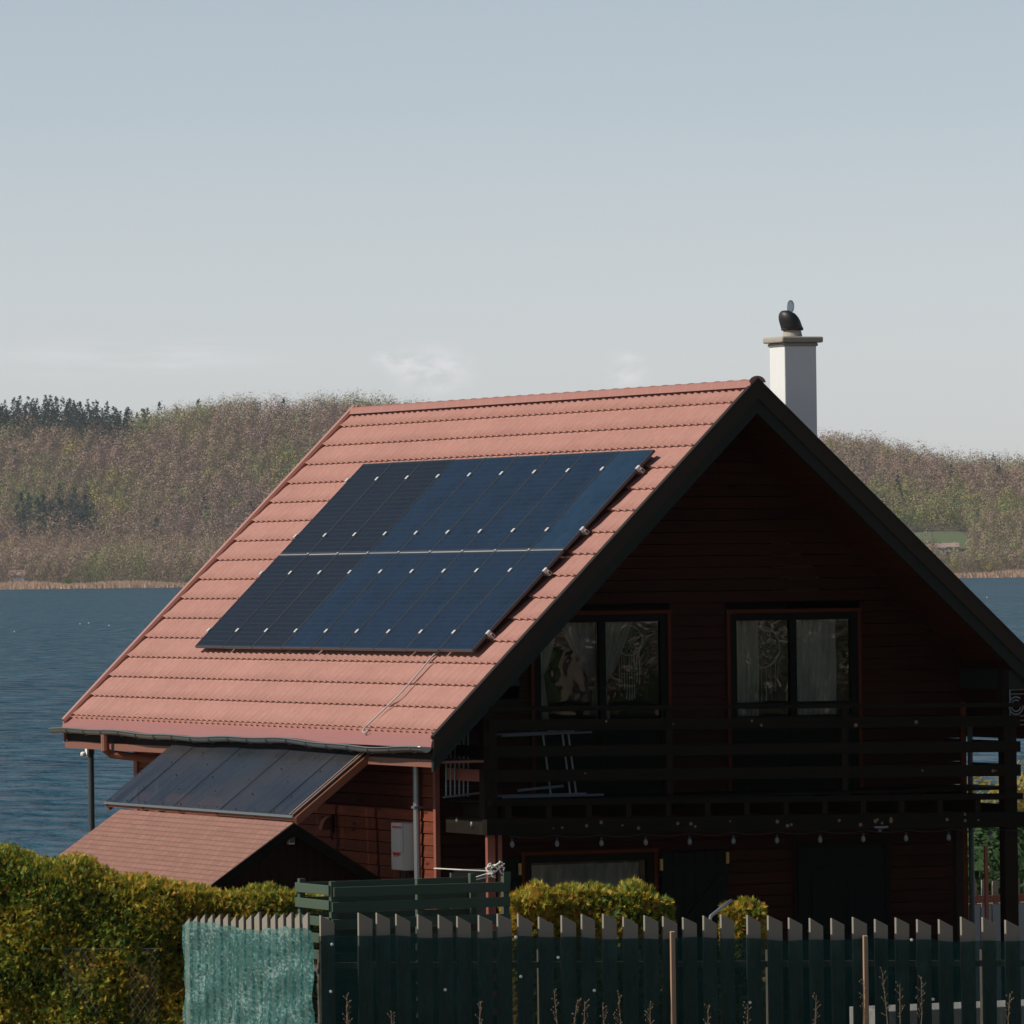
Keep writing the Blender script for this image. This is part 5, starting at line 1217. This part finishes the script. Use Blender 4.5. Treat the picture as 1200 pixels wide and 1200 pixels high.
# plants and neighbour's things seen through the gap right of the house
leafy('spruce', 17.6, 28, -4.6, 2.35, 2.2, M['dark_leaf'], 'dark green bushy tree seen under the balcony through the gap at right', per=9000, size=.12, tmean=.55)
leafy('spruce', 20.6, 31, -4.8, 2.5, 2.0, M['dark_leaf'], 'dark green bushy tree at the right edge behind the balcony post', per=7000, size=.12, tmean=.7)
leafy('bush', 23.0, 38, -5.1, 3.2, 1.9, M['yellow_leaf'], 'yellow-green bush seen between the balcony boards against the lake', per=5000, size=.11, tmean=.2)
leafy('bush', 27.0, 42, -5.2, 3.9, 2.1, M['yellow_leaf'], 'tall yellow tree at the right edge of the picture behind the post', per=6000, size=.11, tmean=.5)
nf = empty('neighbour_fence', (13.6, 20, -4.2), 'distant small picket fence with a red-brown rail seen under the balcony at right', 'fence')
for k in range(22):
    x = 12.2+k*.19
    b = MB(); b.box((x, 19.97, -4.1), (x+.10, 20.0, -2.93-.02*(k % 3))); b.build('picket', M['redpost'] if False else M['picket'], nf)
b = MB(); b.box((12.0, 19.90, -3.28), (16.5, 19.96, -3.17)); b.build('rail', M['redpost'], nf)
b = MB(); b.box((12.0, 20.02, -4.4), (16.5, 20.12, -3.3)); b.build('low_wall', M['concrete'], nf)
pp = empty('plank_screen', (5.8, 5.0, -3.7), 'bleached upright plank screen behind the fence at the lower right', 'screen')
for k in range(5):
    x = 5.42+k*.17
    b = MB(); b.box((x, 5.0, -3.8), (x+.15, 5.03, -2.50-.03*(k % 2))); b.build('plank', M['paleplank'], pp)
b = MB(); b.box((5.38, 5.035, -2.75), (6.3, 5.06, -2.68)); b.build('rail', M['paleplank'], pp)

# trees beyond the frame on the right: only their reflection shows in the balcony windows
def branchy(name, x, y, z, h, r0, label, spread=1.0, seed=4, forks=5, limbs=9, hz=.1, mt='bark', lk=.35):
    rr = random.Random(seed); root = empty(name, (x, y, z), label, 'tree', None); b = MB()
    def limb(p, d, L, r, depth):
        pts = [p]; n = 5
        for i in range(n):
            d = (d+Vector((rr.uniform(-.28, .28), rr.uniform(-.28, .28), rr.uniform(-.12, .2)))).normalized(); pts.append(pts[-1]+d*L/n)
        b.tube(pts, [r*(1-.6*i/n) for i in range(n+1)], 7 if depth < 2 else 4, cap=False)
        if depth < 3:
            for _ in range(forks):
                k = rr.randint(1, n); nd = (d+Vector((rr.uniform(-1, 1), rr.uniform(-1, 1), rr.uniform(-.3, .6)))*spread).normalized(); limb(pts[k], nd, L*rr.uniform(.45, .7), r*.38, depth+1)
    b.tube([(x, y, z-.5), (x+.05, y, z+h*.3), (x-.05, y, z+h*.6), (x, y, z+h)], [r0*1.25, r0, r0*.7, r0*.25], 14)
    for i in range(limbs):
        a = rr.uniform(0, 6.28); limb(Vector((x, y, z+h*rr.uniform(hz, .8))), Vector((math.cos(a), math.sin(a), .35)), h*.4, r0*lk, 1)
    b.build('trunk', M[mt], root, smooth=True)
    return root
g1 = float(gz(10.4, -26)); branchy('bare_tree', 10.2, -25.5, g1, 8, .42, 'large rough-barked tree whose trunk is mirrored in the left balcony window', 1.0, 4, 4, 8)
g2 = float(gz(14.2, -25.6)); branchy('bare_tree', 14.6, -26.2, g2, 5, .12, 'thin tangled bare tree mirrored in the right balcony window', 1.2, 8, 5, 14, .25, 'palebark', .7)
leafy('bush', 12.2, -29.5, float(gz(12.2, -29.5)), 4.2, 2.0, M['green_leaf'], 'green bush mirrored behind the trunk in the left balcony window', per=5000, size=.13, tmean=.2)
leafy('bush', 17.2, -31, float(gz(17.2, -31)), 4.4, 2.2, M['green_leaf'], 'green bush mirrored behind the bare branches in the right balcony window', per=5000, size=.13, tmean=.2)

# ------------------------------------------------------------------ camera, light, sky
cam = bpy.data.cameras.new('Camera'); co = bpy.data.objects.new('Camera', cam); COL.objects.link(co); scene.camera = co
yaw, pitch, roll = R(-23.50746), R(.479508), R(-.707796)
Fv = Vector((-math.sin(yaw)*math.cos(pitch), math.cos(yaw)*math.cos(pitch), math.sin(pitch))); Rv = Vector((math.cos(yaw), math.sin(yaw), 0)); Uv = Rv.cross(Fv)
R2 = Rv*math.cos(roll)+Uv*math.sin(roll); U2 = -Rv*math.sin(roll)+Uv*math.cos(roll)
mw = Matrix((R2, U2, -Fv)).transposed().to_4x4(); mw.translation = Vector(CAM); co.matrix_world = mw
cam.sensor_width = 36; cam.sensor_fit = 'HORIZONTAL'; cam.lens = FL/1200*36; cam.clip_start = 1; cam.clip_end = 30000

SUN_AZ = R(171); SUN_EL = R(43)
sd = Vector((math.cos(SUN_AZ)*math.cos(SUN_EL), math.sin(SUN_AZ)*math.cos(SUN_EL), math.sin(SUN_EL)))
sl = bpy.data.lights.new('Sun', 'SUN'); sl.energy = 4.4; sl.angle = R(.53); sl.color = (1.0, .93, .82)
so = bpy.data.objects.new('Sun', sl); COL.objects.link(so); so.rotation_euler = (-sd).to_track_quat('-Z', 'Y').to_euler(); so.location = (0, 0, 60)

w = bpy.data.worlds.new('World'); scene.world = w; w.use_nodes = True; nt = w.node_tree
bg = nt.nodes['Background']; sky = N(nt, 'ShaderNodeTexSky'); sky.sky_type = 'NISHITA'; sky.sun_disc = False
sky.sun_elevation = SUN_EL; sky.sun_rotation = math.atan2(sd.x, sd.y); sky.altitude = 100; sky.air_density = 1.0; sky.dust_density = .7; sky.ozone_density = 2.0
bg.inputs['Strength'].default_value = .095
# thin cloud streaks and small pale cumulus low over the horizon
g = N(nt, 'ShaderNodeTexCoord'); sep = N(nt, 'ShaderNodeSeparateXYZ'); nt.links.new(g.outputs['Generated'], sep.inputs[0])
mp = N(nt, 'ShaderNodeMapping'); mp.inputs['Scale'].default_value = (20, 20, 190); nt.links.new(g.outputs['Generated'], mp.inputs[0])
n1 = noise(nt, mp.outputs[0], 1.0, 7, .55, .3)
mp2 = N(nt, 'ShaderNodeMapping'); mp2.inputs['Scale'].default_value = (60, 60, 140); mp2.inputs['Location'].default_value = (3.1, 1.7, .4); nt.links.new(g.outputs['Generated'], mp2.inputs[0])
n2 = noise(nt, mp2.outputs[0], 1.0, 7, .6)
def puff(direction, rad, sz=1.7):     # soft patch of cloud cover around one bearing
    d = N(nt, 'ShaderNodeVectorMath', operation='SUBTRACT'); nt.links.new(g.outputs['Generated'], d.inputs[0]); d.inputs[1].default_value = direction
    m_ = N(nt, 'ShaderNodeVectorMath', operation='MULTIPLY'); nt.links.new(d.outputs[0], m_.inputs[0]); m_.inputs[1].default_value = (1, 1, sz)
    l_ = N(nt, 'ShaderNodeVectorMath', operation='LENGTH'); nt.links.new(m_.outputs[0], l_.inputs[0])
    r_ = N(nt, 'ShaderNodeMapRange'); nt.links.new(l_.outputs['Value'], r_.inputs[0]); r_.inputs[1].default_value = 0; r_.inputs[2].default_value = rad; r_.inputs[3].default_value = 1; r_.inputs[4].default_value = 0; r_.interpolation_type = 'SMOOTHSTEP'
    return r_.outputs[0]
def addv(a, b):
    m_ = N(nt, 'ShaderNodeMath', operation='ADD'); m_.use_clamp = True; nt.links.new(a, m_.inputs[0]); nt.links.new(b, m_.inputs[1]); return m_.outputs[0]
mp2.inputs['Scale'].default_value = (230, 230, 420)
mp.inputs['Scale'].default_value = (38, 38, 420)
cum = addv(addv(puff((.3885, .9210, .0288), .0085), puff((.3830, .9232, .0305), .0045)), addv(puff((.4139, .9099, .0287), .0045, 1.2), puff((.4226, .9058, .0279), .0001, 1.2)))
strk = puff((.3484, .9368, .0310), .030, 7)
c1 = ramp(nt, n1.outputs['Fac'], [(.38, (0, 0, 0)), (.70, (.55, .55, .55))]); c2 = ramp(nt, n2.outputs['Fac'], [(.40, (0, 0, 0)), (.60, (.6, .6, .6))])
m1 = mixc(nt, 1.0, c1, strk, 'MULTIPLY'); m2 = mixc(nt, 1.0, c2, cum, 'MULTIPLY'); msum = mixc(nt, 1.0, m1, m2, 'ADD')
hs = N(nt, 'ShaderNodeHueSaturation'); sm = N(nt, 'ShaderNodeMapRange'); nt.links.new(sep.outputs['Z'], sm.inputs[0]); sm.inputs[1].default_value = .03; sm.inputs[2].default_value = .35; sm.inputs[3].default_value = .5; sm.inputs[4].default_value = .85; nt.links.new(sm.outputs[0], hs.inputs['Saturation']); nt.links.new(sky.outputs[0], hs.inputs['Color'])
gr = ramp(nt, sep.outputs['Z'], [(0, (1.55, 1.565, 1.74)), (.05, (1.21, 1.235, 1.36)), (.10, (.96, 1, 1.07)), (.28, (.50, .52, .55)), (1, (.36, .38, .42))]); cc0 = mixc(nt, 1.0, hs.outputs[0], gr, 'MULTIPLY')
cc = mixc(nt, msum, cc0, (9.6, 9.2, 9.6))
nt.links.new(cc, bg.inputs['Color'])

# hazy air over the lake
hz = MB(); 
hc = CAM[:2]; p = [hc-Rh*60-Fh*60, hc+Rh*140-Fh*60, hc+Rh*1300+Fh*5600, hc-Rh*1300+Fh*5600]
hm = bpy.data.materials.new('haze'); hm.use_nodes = True; hn = hm.node_tree; hn.nodes.remove(hn.nodes['Principled BSDF'])
pv = N(hn, 'ShaderNodeVolumePrincipled'); pv.inputs['Color'].default_value = (.86, .92, 1, 1); pv.inputs['Density'].default_value = HAZE; pv.inputs['Anisotropy'].default_value = .2
hn.links.new(pv.outputs[0], [n for n in hn.nodes if n.type == 'OUTPUT_MATERIAL'][0].inputs['Volume'])
if HAZE > 0:
    hz.hexa([(q_[0], q_[1], -16.) for q_ in p]+[(q_[0], q_[1], 150.) for q_ in p])
    tag(hz.build('haze', hm, None), 'faint blue haze over the lake', 'haze', kind='stuff')

scene.view_settings.view_transform = 'Standard'; scene.view_settings.look = 'None'; scene.view_settings.exposure = 0; scene.view_settings.gamma = 1
scene.cycles.max_bounces = 8; scene.cycles.transparent_max_bounces = 24; scene.cycles.volume_bounces = 0
for o in list(scene.objects):
    if o.parent is None and o.type in {'MESH', 'EMPTY'} and 'label' not in o: print('UNLABELLED', o.name)
